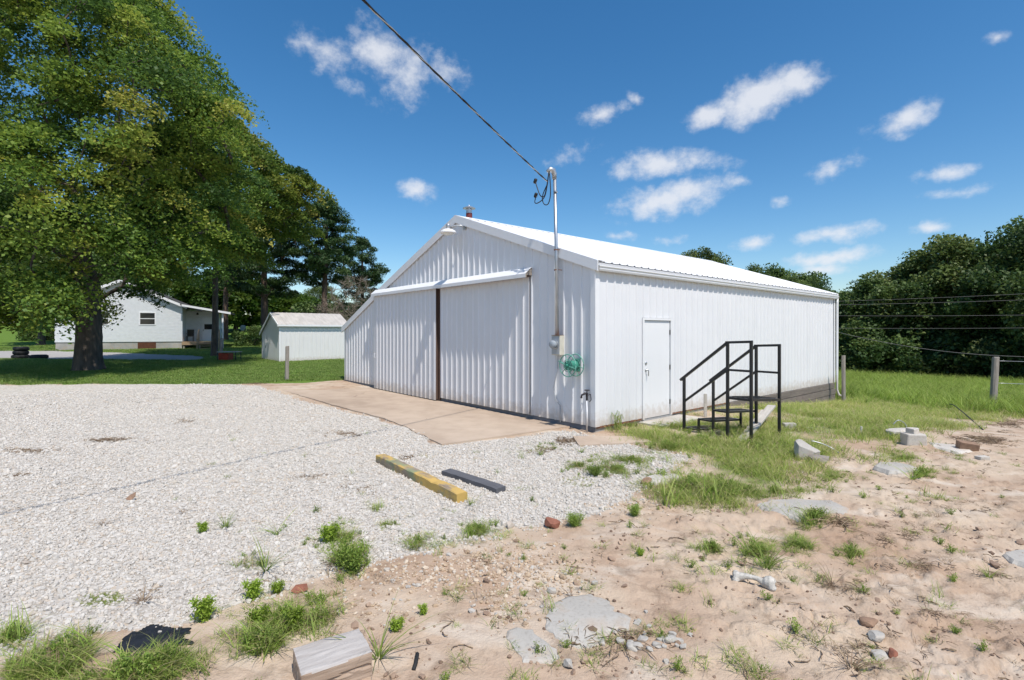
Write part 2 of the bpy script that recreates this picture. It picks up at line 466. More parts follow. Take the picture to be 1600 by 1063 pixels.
# apron: sandy concrete with big stains near the doors
m, nt, b = mat_new('apron_concrete')
n1 = noise_node(nt, .55, 5, rough=.6, stretch=(1.0, .4, 1)); n2 = noise_node(nt, 40, 4); n3 = noise_node(nt, 3, 6)
c = ramp(nt, n1.outputs['Fac'], [(.30, (.33, .25, .185)), (.45, (.43, .335, .255)), (.62, (.49, .39, .30))]).outputs[0]
c2 = ramp(nt, n3.outputs['Fac'], [(.3, (.82, .8, .78)), (.6, (1, 1, 1))]).outputs[0]
mu = nt.nodes.new('ShaderNodeMix'); mu.data_type = 'RGBA'; mu.blend_type = 'MULTIPLY'; mu.inputs['Factor'].default_value = .7
nt.links.new(c, mu.inputs['A']); nt.links.new(c2, mu.inputs['B'])
nt.links.new(mu.outputs['Result'], b.inputs['Base Color']); b.inputs['Roughness'].default_value = .88
bump(nt, b, n2.outputs['Fac'], .3, .004); M['apron'] = m
# painted timber: yellow paint worn to green and brown
m, nt, b = mat_new('worn_yellow_paint')
n1 = noise_node(nt, 7, 6, stretch=(.5, 1, 1), rough=.6); n2 = noise_node(nt, 3.2, 4); n3 = noise_node(nt, 30, 8, stretch=(.12, 1, 1))
wd = ramp(nt, n3.outputs['Fac'], [(.3, (.16, .12, .085)), (.7, (.34, .27, .20))]).outputs[0]
f1 = ramp(nt, n1.outputs['Fac'], [(.47, (0, 0, 0)), (.60, (1, 1, 1))]).outputs[0]
f2 = ramp(nt, n2.outputs['Fac'], [(.52, (0, 0, 0)), (.58, (1, 1, 1))]).outputs[0]
yel = mixc(nt, n1.outputs['Fac'], (.46, .29, .075), (.60, .41, .13))
c = mixc(nt, f2, yel, (.25, .27, .15))
c = mixc(nt, f1, c, wd)
nt.links.new(c, b.inputs['Base Color']); b.inputs['Roughness'].default_value = .8
bump(nt, b, n3.outputs['Fac'], .5, .006); M['yellow'] = m
M['darkwood'] = wood('dark_grey_timber', (.045, .045, .05), (.15, .15, .165), 4, 'x')
M['block'] = wood('sawn_block', (.20, .125, .08), (.46, .36, .28), 4, 'x', bmp=1.0)
M['blocktop'] = wood('sawn_block_top', (.27, .235, .21), (.55, .52, .49), 4, 'x', bmp=1.0)
M['tarp'] = simple('black_fabric', (.015, .016, .02), .45, 0, .4, 18, .5)
M['bark'] = simple('bark', (.085, .068, .055), .95, 0, .45, 7, .9, stretch=(1, 1, .25))
M['pinebark'] = simple('pine_bark', (.115, .075, .055), .95, 0, .4, 7, .8, stretch=(1, 1, .3))
M['bare'] = simple('bare_twigs', (.22, .18, .14), .9, 0, .3, 7)
M['maple'] = leafmat('maple_leaf', [(.05, .102, .025), (.12, .205, .038), (.20, .285, .046), (.30, .345, .06), (.38, .36, .08)], .45)
M['pine'] = leafmat('pine_needle', [(.025, .062, .022), (.05, .10, .03), (.08, .135, .04)], .2)
M['wood_leaf'] = leafmat('woodland_leaf', [(.04, .08, .024), (.08, .135, .036), (.13, .185, .052), (.20, .235, .085)], .36)
M['olive_leaf'] = leafmat('olive_woodland_leaf', [(.06, .095, .025), (.11, .16, .042), (.165, .21, .06), (.23, .255, .095)], .36)
M['bright_leaf'] = leafmat('bright_leaf', [(.05, .11, .015), (.09, .16, .02), (.15, .20, .03)], .4)
M['lawn'] = leafmat('lawn_blade', [(.10, .20, .03), (.17, .28, .05), (.26, .34, .09), (.36, .36, .16)], .4)
M['field'] = leafmat('field_blade', [(.17, .28, .035), (.25, .36, .055), (.35, .41, .10), (.52, .45, .23)], .42)
M['weed'] = leafmat('weed_leaf', [(.14, .23, .04), (.22, .33, .055), (.31, .39, .09), (.46, .41, .19)], .42)
M['lime'] = leafmat('lime_weed', [(.19, .31, .03), (.27, .39, .045), (.35, .44, .07)], .4)
M['dry'] = leafmat('dry_stalk', [(.13, .085, .06), (.24, .165, .105), (.40, .31, .2)], .15)
# limestone gravel
m, nt, b = mat_new('limestone')
oi = nt.nodes.new('ShaderNodeObjectInfo'); n = noise_node(nt, 18, 5)
r = ramp(nt, oi.outputs['Random'], [(0, (.30, .27, .235)), (.15, (.38, .35, .305)), (.45, (.49, .455, .405)), (.78, (.59, .56, .515)), (.9, (.56, .475, .375)), (1, (.36, .27, .19))])
c = mixc(nt, n.outputs['Fac'], r.outputs[0], (.54, .505, .46))
nt.links.new(c, b.inputs['Base Color']); b.inputs['Roughness'].default_value = .85
bump(nt, b, n.outputs['Fac'], .4, .004); M['stone'] = m
m, nt, b = mat_new('tan_stone')
oi = nt.nodes.new('ShaderNodeObjectInfo')
r = ramp(nt, oi.outputs['Random'], [(0, (.30, .21, .14)), (.4, (.46, .345, .235)), (.75, (.55, .46, .36)), (1, (.40, .38, .35))])
nt.links.new(r.outputs[0], b.inputs['Base Color']); b.inputs['Roughness'].default_value = .9; M['tanstone'] = m
m, nt, b = mat_new('clod')
oi = nt.nodes.new('ShaderNodeObjectInfo')
r = ramp(nt, oi.outputs['Random'], [(0, (.13, .085, .06)), (.5, (.28, .19, .135)), (1, (.40, .29, .21))])
nt.links.new(r.outputs[0], b.inputs['Base Color']); b.inputs['Roughness'].default_value = .95; M['clod'] = m
# ------------------------------------------------------------------ ground sheet
def build_ground():
    inner = np.linspace(-58, 58, 640)
    th = np.concatenate([np.linspace(-180, -59, 60), inner, np.linspace(59, 180, 60)[:-1]])
    th = np.radians(th)
    r = np.concatenate([[0.0], np.geomspace(.5, 1.9, 12), np.geomspace(1.93, 22, 380), np.geomspace(22.6, 900, 70)])
    T, R = np.meshgrid(th, r, indexing='ij')
    X = R * np.sin(T); Y = R * np.cos(T)
    x = X.ravel(); y = Y.ravel()
    gr, ln, fd, dv = zones(x, y)
    rr = np.hypot(x, y)
    z = H(x, y)
    near = sstep(16, 8, rr)
    dirt = np.clip(1 - gr - ln - fd, 0, 1)
    # dried mud: shelves, small ridges and crumbs
    ridge = 1 - 2 * np.abs(fbm(x * 2.1 + 11, y * 3.3, 4))
    crust = sstep(.02, .055, fbm(x * 2.6 + 70, y * 4.2 + 2, 5, .6)) * .02 + sstep(.05, .075, fbm(x * 4.1 + 7, y * 7.2 + 21, 4, .6)) * .016
    rough_right = sstep(0.2, 2.2, x) * .7 + .3
    z = z + near * dirt * rough_right * ((ridge - .8) * .035 + crust + .022 * fbm(x * 9, y * 9, 3))
    z = z + near * gr * .012 * fbm(x * 7, y * 7 + 4, 2)
    n, mm = T.shape
    idx = np.arange(n * mm).reshape(n, mm)
    a = idx; b_ = np.roll(idx, -1, axis=0)
    q = np.stack([a[:, :-1], b_[:, :-1], b_[:, 1:], a[:, 1:]], -1).reshape(-1, 4)
    q = q[:, ::-1]
    tint = np.stack([gr, np.clip(ln + fd * (.55 + .9 * fbm(x * .9, y * .9, 4)), 0, 1), dv], -1)
    me = mesh_np('ground', np.stack([x, y, z], -1), [q], None, tint, smooth=True)
    m, nt, b = mat_new('ground_surface')
    at = nt.nodes.new('ShaderNodeAttribute'); at.attribute_name = 'tint'
    sp = nt.nodes.new('ShaderNodeSeparateColor'); nt.links.new(at.outputs['Color'], sp.inputs[0])
    # bare soil
    n1 = noise_node(nt, .8, 6, rough=.62); n2 = noise_node(nt, 5, 7, rough=.65); n3 = noise_node(nt, 60, 4)
    n4 = noise_node(nt, 2.2, 5, stretch=(.5, 1, 1), dist=.8)
    soil = ramp(nt, n1.outputs['Fac'], [(.3, (.35, .24, .165)), (.45, (.43, .32, .235)), (.58, (.485, .385, .29)), (.7, (.54, .45, .355))]).outputs[0]
    pale = ramp(nt, n4.outputs['Fac'], [(.52, (0, 0, 0)), (.66, (1, 1, 1))]).outputs[0]
    pf = nt.nodes.new('ShaderNodeMath'); pf.operation = 'MULTIPLY'; pf.inputs[1].default_value = .75; nt.links.new(pale, pf.inputs[0])
    soil = mixc(nt, pf.outputs[0], soil, (.56, .485, .40))
    sp2 = ramp(nt, n2.outputs['Fac'], [(.32, (.42, .37, .33)), (.47, (1, 1, 1))]).outputs[0]
    mu = nt.nodes.new('ShaderNodeMix'); mu.data_type = 'RGBA'; mu.blend_type = 'MULTIPLY'; mu.inputs['Factor'].default_value = .55
    nt.links.new(soil, mu.inputs['A']); nt.links.new(sp2, mu.inputs['B']); soil = mu.outputs['Result']
    # bed under the gravel
    vo = nt.nodes.new('ShaderNodeTexVoronoi'); vo.inputs['Scale'].default_value = 26
    tc = nt.nodes.new('ShaderNodeTexCoord'); nt.links.new(tc.outputs['Object'], vo.inputs['Vector'])
    vs = nt.nodes.new('ShaderNodeSeparateColor'); nt.links.new(vo.outputs['Color'], vs.inputs[0])
    bed = ramp(nt, vs.outputs[0], [(0, (.36, .33, .29)), (.4, (.48, .445, .40)), (.8, (.58, .55, .505)), (1, (.48, .40, .31))]).outputs[0]
    bed = mixc(nt, ramp(nt, n4.outputs['Fac'], [(.60, (0, 0, 0)), (.72, (1, 1, 1))]).outputs[0], bed, (.50, .42, .33))
    # soil and thatch under the grass
    turf = ramp(nt, n2.outputs['Fac'], [(.3, (.07, .13, .02)), (.55, (.12, .20, .03)), (.75, (.20, .22, .07))]).outputs[0]
    # mask edges broken by fine noise
    def edge(src):
        a = nt.nodes.new('ShaderNodeMath'); a.operation = 'MULTIPLY_ADD'; a.inputs[1].default_value = .5; a.inputs[2].default_value = -.25
        nt.links.new(n2.outputs['Fac'], a.inputs[0])
        s = nt.nodes.new('ShaderNodeMath'); s.operation = 'ADD'; nt.links.new(a.outputs[0], s.inputs[0]); nt.links.new(src, s.inputs[1])
        r = nt.nodes.new('ShaderNodeMapRange'); r.interpolation_type = 'SMOOTHSTEP'; r.inputs['From Min'].default_value = .36; r.inputs['From Max'].default_value = .64
        nt.links.new(s.outputs[0], r.inputs['Value']); return r.outputs[0]
    c = mixc(nt, edge(sp.outputs[0]), soil, bed)
    c = mixc(nt, edge(sp.outputs[1]), c, turf)
    c = mixc(nt, edge(sp.outputs[2]), c, (.36, .345, .33))
    nt.links.new(c, b.inputs['Base Color']); b.inputs['Roughness'].default_value = .95
    b.inputs['Specular IOR Level'].default_value = .15
    ad = nt.nodes.new('ShaderNodeMath'); ad.operation = 'ADD'
    k3 = nt.nodes.new('ShaderNodeMath'); k3.operation = 'MULTIPLY'; k3.inputs[1].default_value = .35; nt.links.new(n3.outputs['Fac'], k3.inputs[0])
    nt.links.new(n2.outputs['Fac'], ad.inputs[0]); nt.links.new(k3.outputs[0], ad.inputs[1])
    bump(nt, b, ad.outputs[0], .8, .03)
    me.materials.append(m)
    o = link('ground', me)
    tag(o, 'open ground of bare tan dirt, gravel bed and turf around the barn', 'ground', kind='structure')
    # heights of the sheet itself, for things that stand on it
    return o
ground = build_ground()
from mathutils.bvhtree import BVHTree
_dg = None
def make_bvh():
    me = ground.data
    v = np.empty(len(me.vertices) * 3, np.float32); me.vertices.foreach_get('co', v)
    p = np.empty(len(me.loops), np.int32); me.loops.foreach_get('vertex_index', p)
    return BVHTree.FromPolygons([tuple(a) for a in v.reshape(-1, 3).tolist()], [tuple(a) for a in p.reshape(-1, 4).tolist()])
GB = make_bvh()
def zg(x, y):
    h = GB.ray_cast(Vector((x, y, 50)), Vector((0, 0, -1)))
    return h[0].z if h[0] else float(H(x, y))
def GP(px, py):
    p = g3(px, py); return Vector((p[0], p[1], zg(p[0], p[1])))

# ------------------------------------------------------------------ concrete apron
def uvw(u, v, z=0):
    p = CORNER + D1 * u + D2 * v
    return Vector((p[0], p[1], z))
def apron():
    root = empty('concrete_apron', (CORNER[0], CORNER[1], 0), BARN_ROT)
    tag(root, 'sandy tan concrete apron in front of the barn sliding doors', 'apron', kind='structure')
    def loc(pts): return [tuple(uv_of(*g3(*p))) for p in pts]
    front = loc([(878, 674), (690, 697)]); e = loc([(640, 672), (600, 655), (520, 634), (440, 609), (395, 602)])
    far = loc([(400, 598), (470, 595), (537, 595)])
    joint = loc([(632, 668), (760, 646)])
    u_f = front[1][0]
    slabs = [[(-.012, .62), (front[1][0], front[1][1]), (e[0][0], e[0][1]), (-.012, e[0][1] - 1.75)],
             [(-.012, e[0][1] - 1.735), (e[0][0] + .01, e[0][1] + .015), e[1], e[2], (-.012, 9.05)],
             [(-.012, 9.065), (e[2][0], e[2][1] + .015), e[3], e[4], far[0], far[1], (-.6, far[2][1] + .3), (-.012, 12.6)]]
    rng = np.random.RandomState(3)
    for k, pl in enumerate(slabs):
        pts = []
        n = len(pl)
        for i in range(n):
            a = np.array(pl[i]); b = np.array(pl[(i + 1) % n]); m = max(1, int(np.hypot(*(b - a)) / .25))
            straight = (i == 0 or i == n - 1)
            for j in range(m):
                p = a + (b - a) * j / m
                if not straight and 0 < j: p = p + rng.uniform(-.035, .035, 2)
                pts.append(p)
        V = []; zt = -.072 - .004 * k
        for p in pts: V.append((p[0], p[1], zt))
        for p in pts: V.append((p[0], p[1], zt - .12))
        nn = len(pts)
        mb = MB(); mb.add(V, [tuple(range(nn)), tuple(range(2 * nn - 1, nn - 1, -1))] + [(nn + i, nn + (i + 1) % nn, (i + 1) % nn, i) for i in range(nn)])
        o = mb.build('concrete_slab', M['apron'], root)
    # small slab in front of the corner, and the stoop under the door
    q = loc([(895, 684), (1000, 684), (1018, 693), (905, 699)])
    mb = MB(); mb.prism([tuple(p) for p in q], lambda p, t: (p[0], p[1], t), -.2, -.07); mb.build('concrete_slab', M['apron'], root)
apron()

# ------------------------------------------------------------------ the barn
barn = empty('metal_barn', (CORNER[0], CORNER[1], 0), BARN_ROT)
tag(barn, 'large white ribbed metal barn with sliding doors and white roof', 'barn')
RIB = .2286
BL = 12.4; BW = 11.66
def roofz(v):
    return float(np.interp(v, [-.12, 4.46, 9.0, 11.86], [2.99, 4.61, 2.98, 1.86]))
def rib_profile(s0, s1, h=.021, extra=()):
    pts = {round(s0, 4): 0.0, round(s1, 4): 0.0}
    k = math.floor(s0 / RIB) - 1
    while k * RIB < s1 + RIB:
        c = k * RIB + .1
        for ds, o in ((-.034, 0), (-.013, h), (.013, h), (.034, 0)):
            s = c + ds
            if s0 < s < s1: pts[round(s, 4)] = o
        k += 1
    for e in extra:
        if s0 < e < s1 and round(e, 4) not in pts:
            pts[round(e, 4)] = None
    ks = sorted(pts); kk = [k for k in ks if pts[k] is not None]
    return [(k, pts[k] if pts[k] is not None else float(np.interp(k, kk, [pts[a] for a in kk]))) for k in ks]
def sheet(name, mat, parent, s0, s1, place, zb, zt, h=.021, extra=()):
    pr = rib_profile(s0, s1, h, extra)
    mb = MB(); n = len(pr)
    V = [place(s, o, zb(s)) for s, o in pr] + [place(s, o, zt(s)) for s, o in pr]
    mb.add(V, [(i, i + 1, n + i + 1, n + i) for i in range(n - 1)])
    return mb.build(name, mat, parent)
g_place = lambda s, o, z: (-o - .0, s, z)
r_place = lambda s, o, z: (s, -o - .0, z)
PW = RIB * 4
def run_sheets(name, mat, parent, a, b, place, zb, zt, h=.021, extra=()):
    s = a; k = 0
    while s < b - .02:
        e = min(b, (math.floor(s / PW + 1e-6) + 1) * PW)
        j = (.0, .0018)[k % 2]
        pl = lambda ss, o, z, j=j: place(ss, o + j, z)
        sheet(name, mat, parent, s, min(b, e + (.004 if e < b else 0)), pl, zb, zt, h, extra); s = e; k += 1
run_sheets('siding_panel', M['white'], barn, 0.0, BW, g_place, lambda s: .0, lambda s: roofz(s) - .03, extra=(4.46, 9.0))
run_sheets('siding_panel', M['white'], barn, 0.0, 1.42, r_place, lambda s: .0, lambda s: 2.95)
run_sheets('siding_panel', M['white'], barn, 2.48, BL, r_place, lambda s: .0, lambda s: 2.95)
sheet('siding_panel', M['white'], barn, 1.42, 2.48, r_place, lambda s: 2.02, lambda s: 2.95)
# unseen solid body added behind the sheets so light cannot leak through
mb = MB()
mb.prism([(.035, -.02), (BW - .03, -.02), (BW - .03, roofz(BW) - .06), (9.0, roofz(9) - .06), (4.46, roofz(4.46) - .06), (.035, roofz(0.035) - .06)],
         lambda p, t: (t, p[0], p[1]), .035, BL - .03)
mb.build('hidden_core', M['white_old'], barn)
# roof sheets: right slope, left slope, lean-to
def slope(v0, v1):
    z0, z1 = roofz(v0), roofz(v1)
    ln = math.hypot(v1 - v0, z1 - z0); n = ((z0 - z1) / ln * (1 if v1 > v0 else -1), abs(v1 - v0) / ln)
    return v0, z0, v1, z1, n
for (va, vb, ua, ub) in ((-.12, 4.43, -.05, BL + .1), (9.0, 4.49, -.05, BL + .1), (11.86, 8.99, -.05, BL + .1)):
    v0, z0, v1, z1, n = slope(va, vb)
    sgn = -1 if vb > va else 1
    s = ua; k = 0
    while s < ub - .02:
        e = min(ub, (math.floor(s / PW + 1e-6) + 1) * PW)
        j = (0, .002)[k % 2]
        pr = rib_profile(s, min(ub, e + .004), .020)
        up = lambda u, o, v, z: (u, v + sgn * (o + j) * abs(z1 - z0) / math.hypot(v1 - v0, z1 - z0), z + (o + j) * abs(v1 - v0) / math.hypot(v1 - v0, z1 - z0))
        V = [up(u, o, v0, z0) for u, o in pr] + [up(u, o, v1, z1) for u, o in pr]
        # dark open rib ends need a thin underside: the body below gives it
        nn = len(pr); mb = MB(); mb.add(V, [(i, i + 1, nn + i + 1, nn + i) for i in range(nn - 1)])
        mb.build('roof_panel', M['roof'], barn); s = e; k += 1
# closing boards under the roof sheets (between wall body and roof)
mb = MB()
mb.prism([(-.112, 2.984), (4.46, 4.60), (11.84, roofz(11.84) - .03), (11.84, roofz(11.84) - .06), (9.0, roofz(9) - .075), (4.46, 4.54), (-.10, 2.92)], lambda p, t: (t, p[0], p[1]), -.03, BL + .08)
mb.build('roof_deck', M['trim'], barn)
# ridge cap standing on the ribs
mb = MB(); hz_ = 4.61 + .024
sl = .3545
prof = [(4.46 - .19, hz_ - .19 * sl), (4.46, hz_ + .005), (4.46 + .19, hz_ - .19 * sl), (4.46 + .19, hz_ - .19 * sl - .004), (4.46, hz_ - .001), (4.46 - .19, hz_ - .19 * sl - .004)]
for i in range(5):
    a = -.07 + i * 2.52
    m2 = MB(); m2.prism(prof, lambda p, t: (t, p[0], p[1] + .001 * i), a, min(a + 2.53, BL + .12)); m2.build('ridge_cap', M['roof'], barn)
# rake trim along the gable edge
def rake(v0, v1, nm='rake_trim'):
    z0, z1 = roofz(v0), roofz(v1)
    mb = MB()
    mb.prism([(v0, z0 - .165), (v1, z1 - .165), (v1, z1 + .026), (v0, z0 + .026)], lambda p, t: (t, p[0], p[1]), -.075, -.052)
    mb.prism([(v0, z0 + .0262), (v1, z1 + .0262), (v1, z1 + .0295), (v0, z0 + .0295)], lambda p, t: (t, p[0], p[1]), -.075, .09)
    return mb.build(nm, M['trim'], barn)
rake(-.12, 1.9); rake(1.904, 4.46); rake(4.46, 9.0); rake(9.0, 11.86)
# corner trim
mb = MB(); mb.box((-.028, -.028, 0), (.085, -.0235, 2.95)).box((-.028, -.0234, 0), (-.0235, .085, 2.95)); mb.build('corner_trim', M['trim'], barn)
mb = MB(); mb.box((BL - .09, -.028, 0), (BL + .02, -.0235, 2.95)); mb.build('corner_trim', M['trim'], barn)
mb = MB(); mb.box((-.028, BW - .08, 0), (-.0235, BW + .02, roofz(BW) - .1)); mb.build('corner_trim', M['trim'], barn)
# gutter and downspout
mb = MB()
gp = [(-.030, 2.935), (-.030, 2.84), (-.105, 2.84), (-.118, 2.87), (-.118, 2.895), (-.135, 2.915), (-.135, 2.935), (-.129, 2.935), (-.129, 2.918), (-.112, 2.90), (-.112, 2.875), (-.10, 2.846), (-.036, 2.846), (-.036, 2.935)]
mb.prism(gp, lambda p, t: (t, p[0], p[1]), -.03, BL + .06)
gut = mb.build('gutter', M['trim'], barn)
for (ea, eb) in ((-.034, -.0305), (BL + .0605, BL + .064)):
    mb = MB(); mb.box((ea, -.128, 2.842), (eb, -.03, 2.93)); mb.build('end_cap', M['rustroof'], gut)
mb = MB(); mb.tube([(BL + .05, -.08, 2.84), (BL + .05, -.08, 2.7), (BL + .05, -.07, -.25), (BL + .07, -.12, -.42), (BL + .12, -.2, -.46)], .036, 8); mb.build('downspout', M['trim'], gut, smooth=True)
# sill boards below the gable
ends = [.02, 2.45, 4.9, 7.3, 9.7, BW]
for i in range(5):
    mb = MB(); mb.box((.004 + .004 * (i % 2), ends[i] + .004, -.2), (.05, ends[i + 1] - .004, -.004)); mb.build('sill_board', M['sill'], barn, bevel=.004)
# foundation below the long wall, rusty sill edge
mb = MB(); mb.box((.03, .02, -1.0), (BL - .02, .2, -.024)); mb.build('foundation', M['found'], barn)
mb = MB(); mb.box((.05, -.006, -.035), (1.40, .019, -.003)); mb.build('rusty_sill', M['rust'], barn)
mb = MB(); mb.box((2.5, -.004, -.03), (5.0, .019, -.003)); mb.build('rusty_sill', M['rust'], barn)
# weathered timbers under the far part of the long wall
tm = [(5.0, 12.36, -.20, -.012, .0), (6.6, 12.42, -.395, -.208, .012), (8.6, 12.38, -.60, -.402, .004), (10.4, 12.42, -.82, -.607, .010)]
for (a, b_, z0, z1, o) in tm:
    n = 10; mb = MB()
    rr = random.Random(int(a * 10))
    for (s, e) in ((a, (a + b_) / 2 - .004), ((a + b_) / 2 + .004, b_)):
        m2 = MB(); m2.box((s, -.035 - o, z0 + rr.uniform(0, .006)), (e, .018, z1 - rr.uniform(0, .008))); m2.build('skirt_timber', M['skirt'], barn, bevel=.008)
# hung header over the sliding doors
mb = MB()
hp = [(.003, 3.06), (.045, 3.06), (.205, 2.925), (.205, 2.845), (.199, 2.845), (.199, 2.921), (.043, 3.053), (.003, 3.053)]
mb.prism(hp, lambda p, t: (-.022 - p[0], t, p[1]), 1.66, 9.03)
hdr = mb.build('door_header', M['trim'], barn)
mb = MB(); mb.prism([(.003, 3.05), (.045, 3.048), (.197, 2.92), (.197, 2.85), (.15, 2.85), (.15, 2.9), (.003, 2.9)], lambda p, t: (-.022 - p[0], t, p[1]), 1.672, 1.69); mb.build('end_bracket', M['oldwood'], hdr)
mb = MB(); mb.box((-.20, 1.70, 2.872), (-.045, 9.0, 2.915)); mb.build('door_track', M['brown'], hdr)
# sliding doors
def sliding(v0, v1, out, zb, zt, thick, label):
    d = empty('sliding_door'); d.parent = barn
    mb = MB(); mb.box((-out + .006, v0 + .01, zb + .012), (-out + thick, v1 - .006, zt - .01)); mb.build('door_frame', M['brown'], d)
    run_sheets('door_panel', M['white_door'], d, v0, v1, lambda s, o, z: (-out - o, s, z), lambda s: zb, lambda s: zt, .019)
    mb = MB(); mb.box((-out - .012, v0 - .004, zb), (-out - .004, v0 + .028, zt)); mb.build('edge_strip', M['white_door'], d)
    if label: d['label'] = label
    return d
d1 = sliding(5.28, 9.0, .125, -.055, 2.868, .09, None)
mb = MB(); mb.tube([(-.15, 8.86, 1.05), (-.19, 8.86, 1.05), (-.19, 8.86, .92), (-.15, 8.86, .92)], .008, 6); mb.build('pull_handle', M['trim'], d1)
d2 = sliding(1.74, 5.21, .038, .012, 2.868, .014, None)
mb = MB(); mb.box((-.06, 5.215, -.05), (-.02, 5.262, 2.85)); mb.build('door_post', M['brown'], barn)
# walk-in door
dr = empty('walk_door'); dr.parent = barn
mb = MB(); mb.box((1.49, .004, -.02), (2.41, .03, 1.955)); mb.build('door_leaf', M['trim'], dr, bevel=.004)
mb = MB(); mb.box((1.425, -.026, -.03), (1.478, .02, 2.015)); mb.box((2.422, -.026, -.03), (2.475, .02, 2.015)); mb.box((1.4785, -.026, 1.968), (2.4215, .02, 2.0145))
mb.build('door_frame', M['trim'], dr)
mb = MB(); mb.box((1.4785, .0, -.03), (1.489, .025, 1.967)); mb.box((2.411, .0, -.03), (2.4215, .025, 1.967)); mb.box((1.489, .0, 1.956), (2.411, .025, 1.9675)); mb.build('door_gap', M['greybox'], dr)
R90 = Matrix.Rotation(math.radians(90), 4, 'X')
mb = MB(); mb.lathe([(.03, 0), (.034, .006), (.03, .014), (.012, .02)], Matrix.Translation((1.56, .004, 1.10)) @ R90, 12); mb.build('deadbolt', M['galv'], dr, smooth=True)
mb = MB(); mb.lathe([(.032, 0), (.032, .01), (.014, .02), (.013, .05)], Matrix.Translation((1.56, .004, .96)) @ R90, 12); mb.tube([(1.56, -.046, .965), (1.58, -.05, .95), (1.575, -.048, .84)], .010, 6); mb.build('handle', M['galv'], dr, smooth=True)
for z in (.25, .98, 1.72):
    mb = MB(); mb.box((2.402, -.012, z - .05), (2.424, .002, z + .05)); mb.build('hinge', M['dark'], dr)
mb = MB(); mb.box((1.44, -.028, -.055), (2.46, .03, -.031)); mb.build('threshold', M['galv'], dr)
stoop = MB(); stoop.box((1.3, -.55, -.4), (2.75, -.01, -.056)); stoop.build('stoop', M['conc'], barn, bevel=.01)
# flue on the roof
fl = MB(); fl.lathe([(.085, 0), (.085, .47)], Matrix.Translation((.72, 4.98, 4.42)), 14)
flue = fl.build('flue_pipe', M['red'], barn, smooth=False)
mb = MB(); mb.lathe([(.075, 0), (.075, .12)], Matrix.Translation((.72, 4.98, 4.89)), 14); mb.build('flue_collar', M['galv'], flue)
mb = MB(); mb.lathe([(.17, 0), (.17, .008), (.10, .045), (.02, .07), (.005, .1)], Matrix.Translation((.72, 4.98, 5.02)), 16); mb.build('rain_cap', M['galv'], flue)
for k in range(3):
    a = k * 2.1; mb = MB(); mb.bar((.72 + .07 * math.cos(a), 4.98 + .07 * math.sin(a), 5.0), (.72 + .07 * math.cos(a), 4.98 + .07 * math.sin(a), 5.03), .012); mb.build('cap_strap', M['galv'], flue)

# ---- things fixed on the gable
def on_barn(name, label, cat):
    o = empty(name, (CORNER[0], CORNER[1], 0), BARN_ROT); return tag(o, label, cat)
lamp = on_barn('barn_lamp', 'white dish lamp on a bracket under the gable peak', 'lamp')
LV, LZ = 4.36, 4.19
mb = MB(); mb.box((-.05, LV - .30, LZ + .03), (-.024, LV - .22, LZ + .15)); mb.build('wall_plate', M['galv'], lamp)
mb = MB(); mb.tube([(-.05, LV - .26, LZ + .09), (-.12, LV - .22, LZ + .13), (-.25, LV - .08, LZ + .13), (-.32, LV, LZ + .10)], .016, 8); mb.build('arm', M['galv'], lamp, smooth=True)
mb = MB(); mb.lathe([(.05, .0), (.055, .10), (.04, .125), (.01, .13)], Matrix.Translation((-.34, LV, LZ + .045)), 14); mb.build('ballast_cap', M['galv'], lamp, smooth=True)
mb = MB(); mb.lathe([(.20, -.055), (.205, -.05), (.18, .0), (.10, .04), (.05, .05)], Matrix.Translation((-.34, LV, LZ)), 22); mb.build('reflector', M['trim'], lamp, smooth=True)
mb = MB(); mb.lathe([(.02, -.10), (.10, -.095), (.14, -.06), (.14, -.05)], Matrix.Translation((-.34, LV, LZ)), 18); mb.build('diffuser', M['lampglass'], lamp, smooth=True)

mast = on_barn('service_mast', 'tall grey conduit mast with weatherhead and electric meter on the gable', 'electric mast')
MVv = .875
mb = MB(); mb.tube([(-.115, MVv - .03, 1.66), (-.115, MVv + .0, 3.2), (-.115, MVv + .045, 4.72)], .033, 12); mb.build('conduit', M['galv'], mast, smooth=True)
mb = MB(); mb.tube([(-.12, MVv + .048, 4.70), (-.12, MVv + .05, 4.80), (-.15, MVv + .055, 4.86), (-.21, MVv + .07, 4.875), (-.27, MVv + .09, 4.83)], [.046, .05, .056, .052, .03], 12)
wh = mb.build('weatherhead', M['galv'], mast, smooth=True)
for z in (3.32, 2.93, 4.45):
    mb = MB(); mb.lathe([(.042, -.012), (.042, .012)], Matrix.Translation((-.115, MVv + .012 * (z - 2.4), z)), 12)
    mb.bar((-.115, MVv - .055, z), (-.02, MVv - .055, z), .012) if z < 4 else None
    mb.build('pipe_strap', M['rust'] if z < 4 else M['galv'], mast)
mb = MB(); mb.tube([(-.05, MVv + .09, 1.64), (-.05, MVv + .10, 3.3)], .014, 8); mb.build('ground_conduit', M['white'], mast, smooth=True)
mbx = MB(); mbx.box((-.15, MVv - .13, 1.28), (-.026, MVv + .10, 1.66)); box = mbx.build('meter_box', M['cream'], mast, bevel=.008)
mb = MB(); mb.box((-.158, MVv - .115, 1.30), (-.151, MVv + .085, 1.64)); mb.build('cover_plate', M['greybox'], box)
RX = Matrix.Rotation(math.radians(-90), 4, 'Y')
mb = MB(); mb.lathe([(.088, 0), (.088, .02), (.08, .022)], Matrix.Translation((-.158, MVv - .015, 1.49)) @ RX, 18); mb.build('meter_ring', M['galv'], box, smooth=False)
mb = MB(); mb.lathe([(.078, 0), (.078, .07), (.06, .095), (.01, .1)], Matrix.Translation((-.18, MVv - .015, 1.49)) @ RX, 18); mb.build('meter_glass', M['glassy'], box, smooth=True)
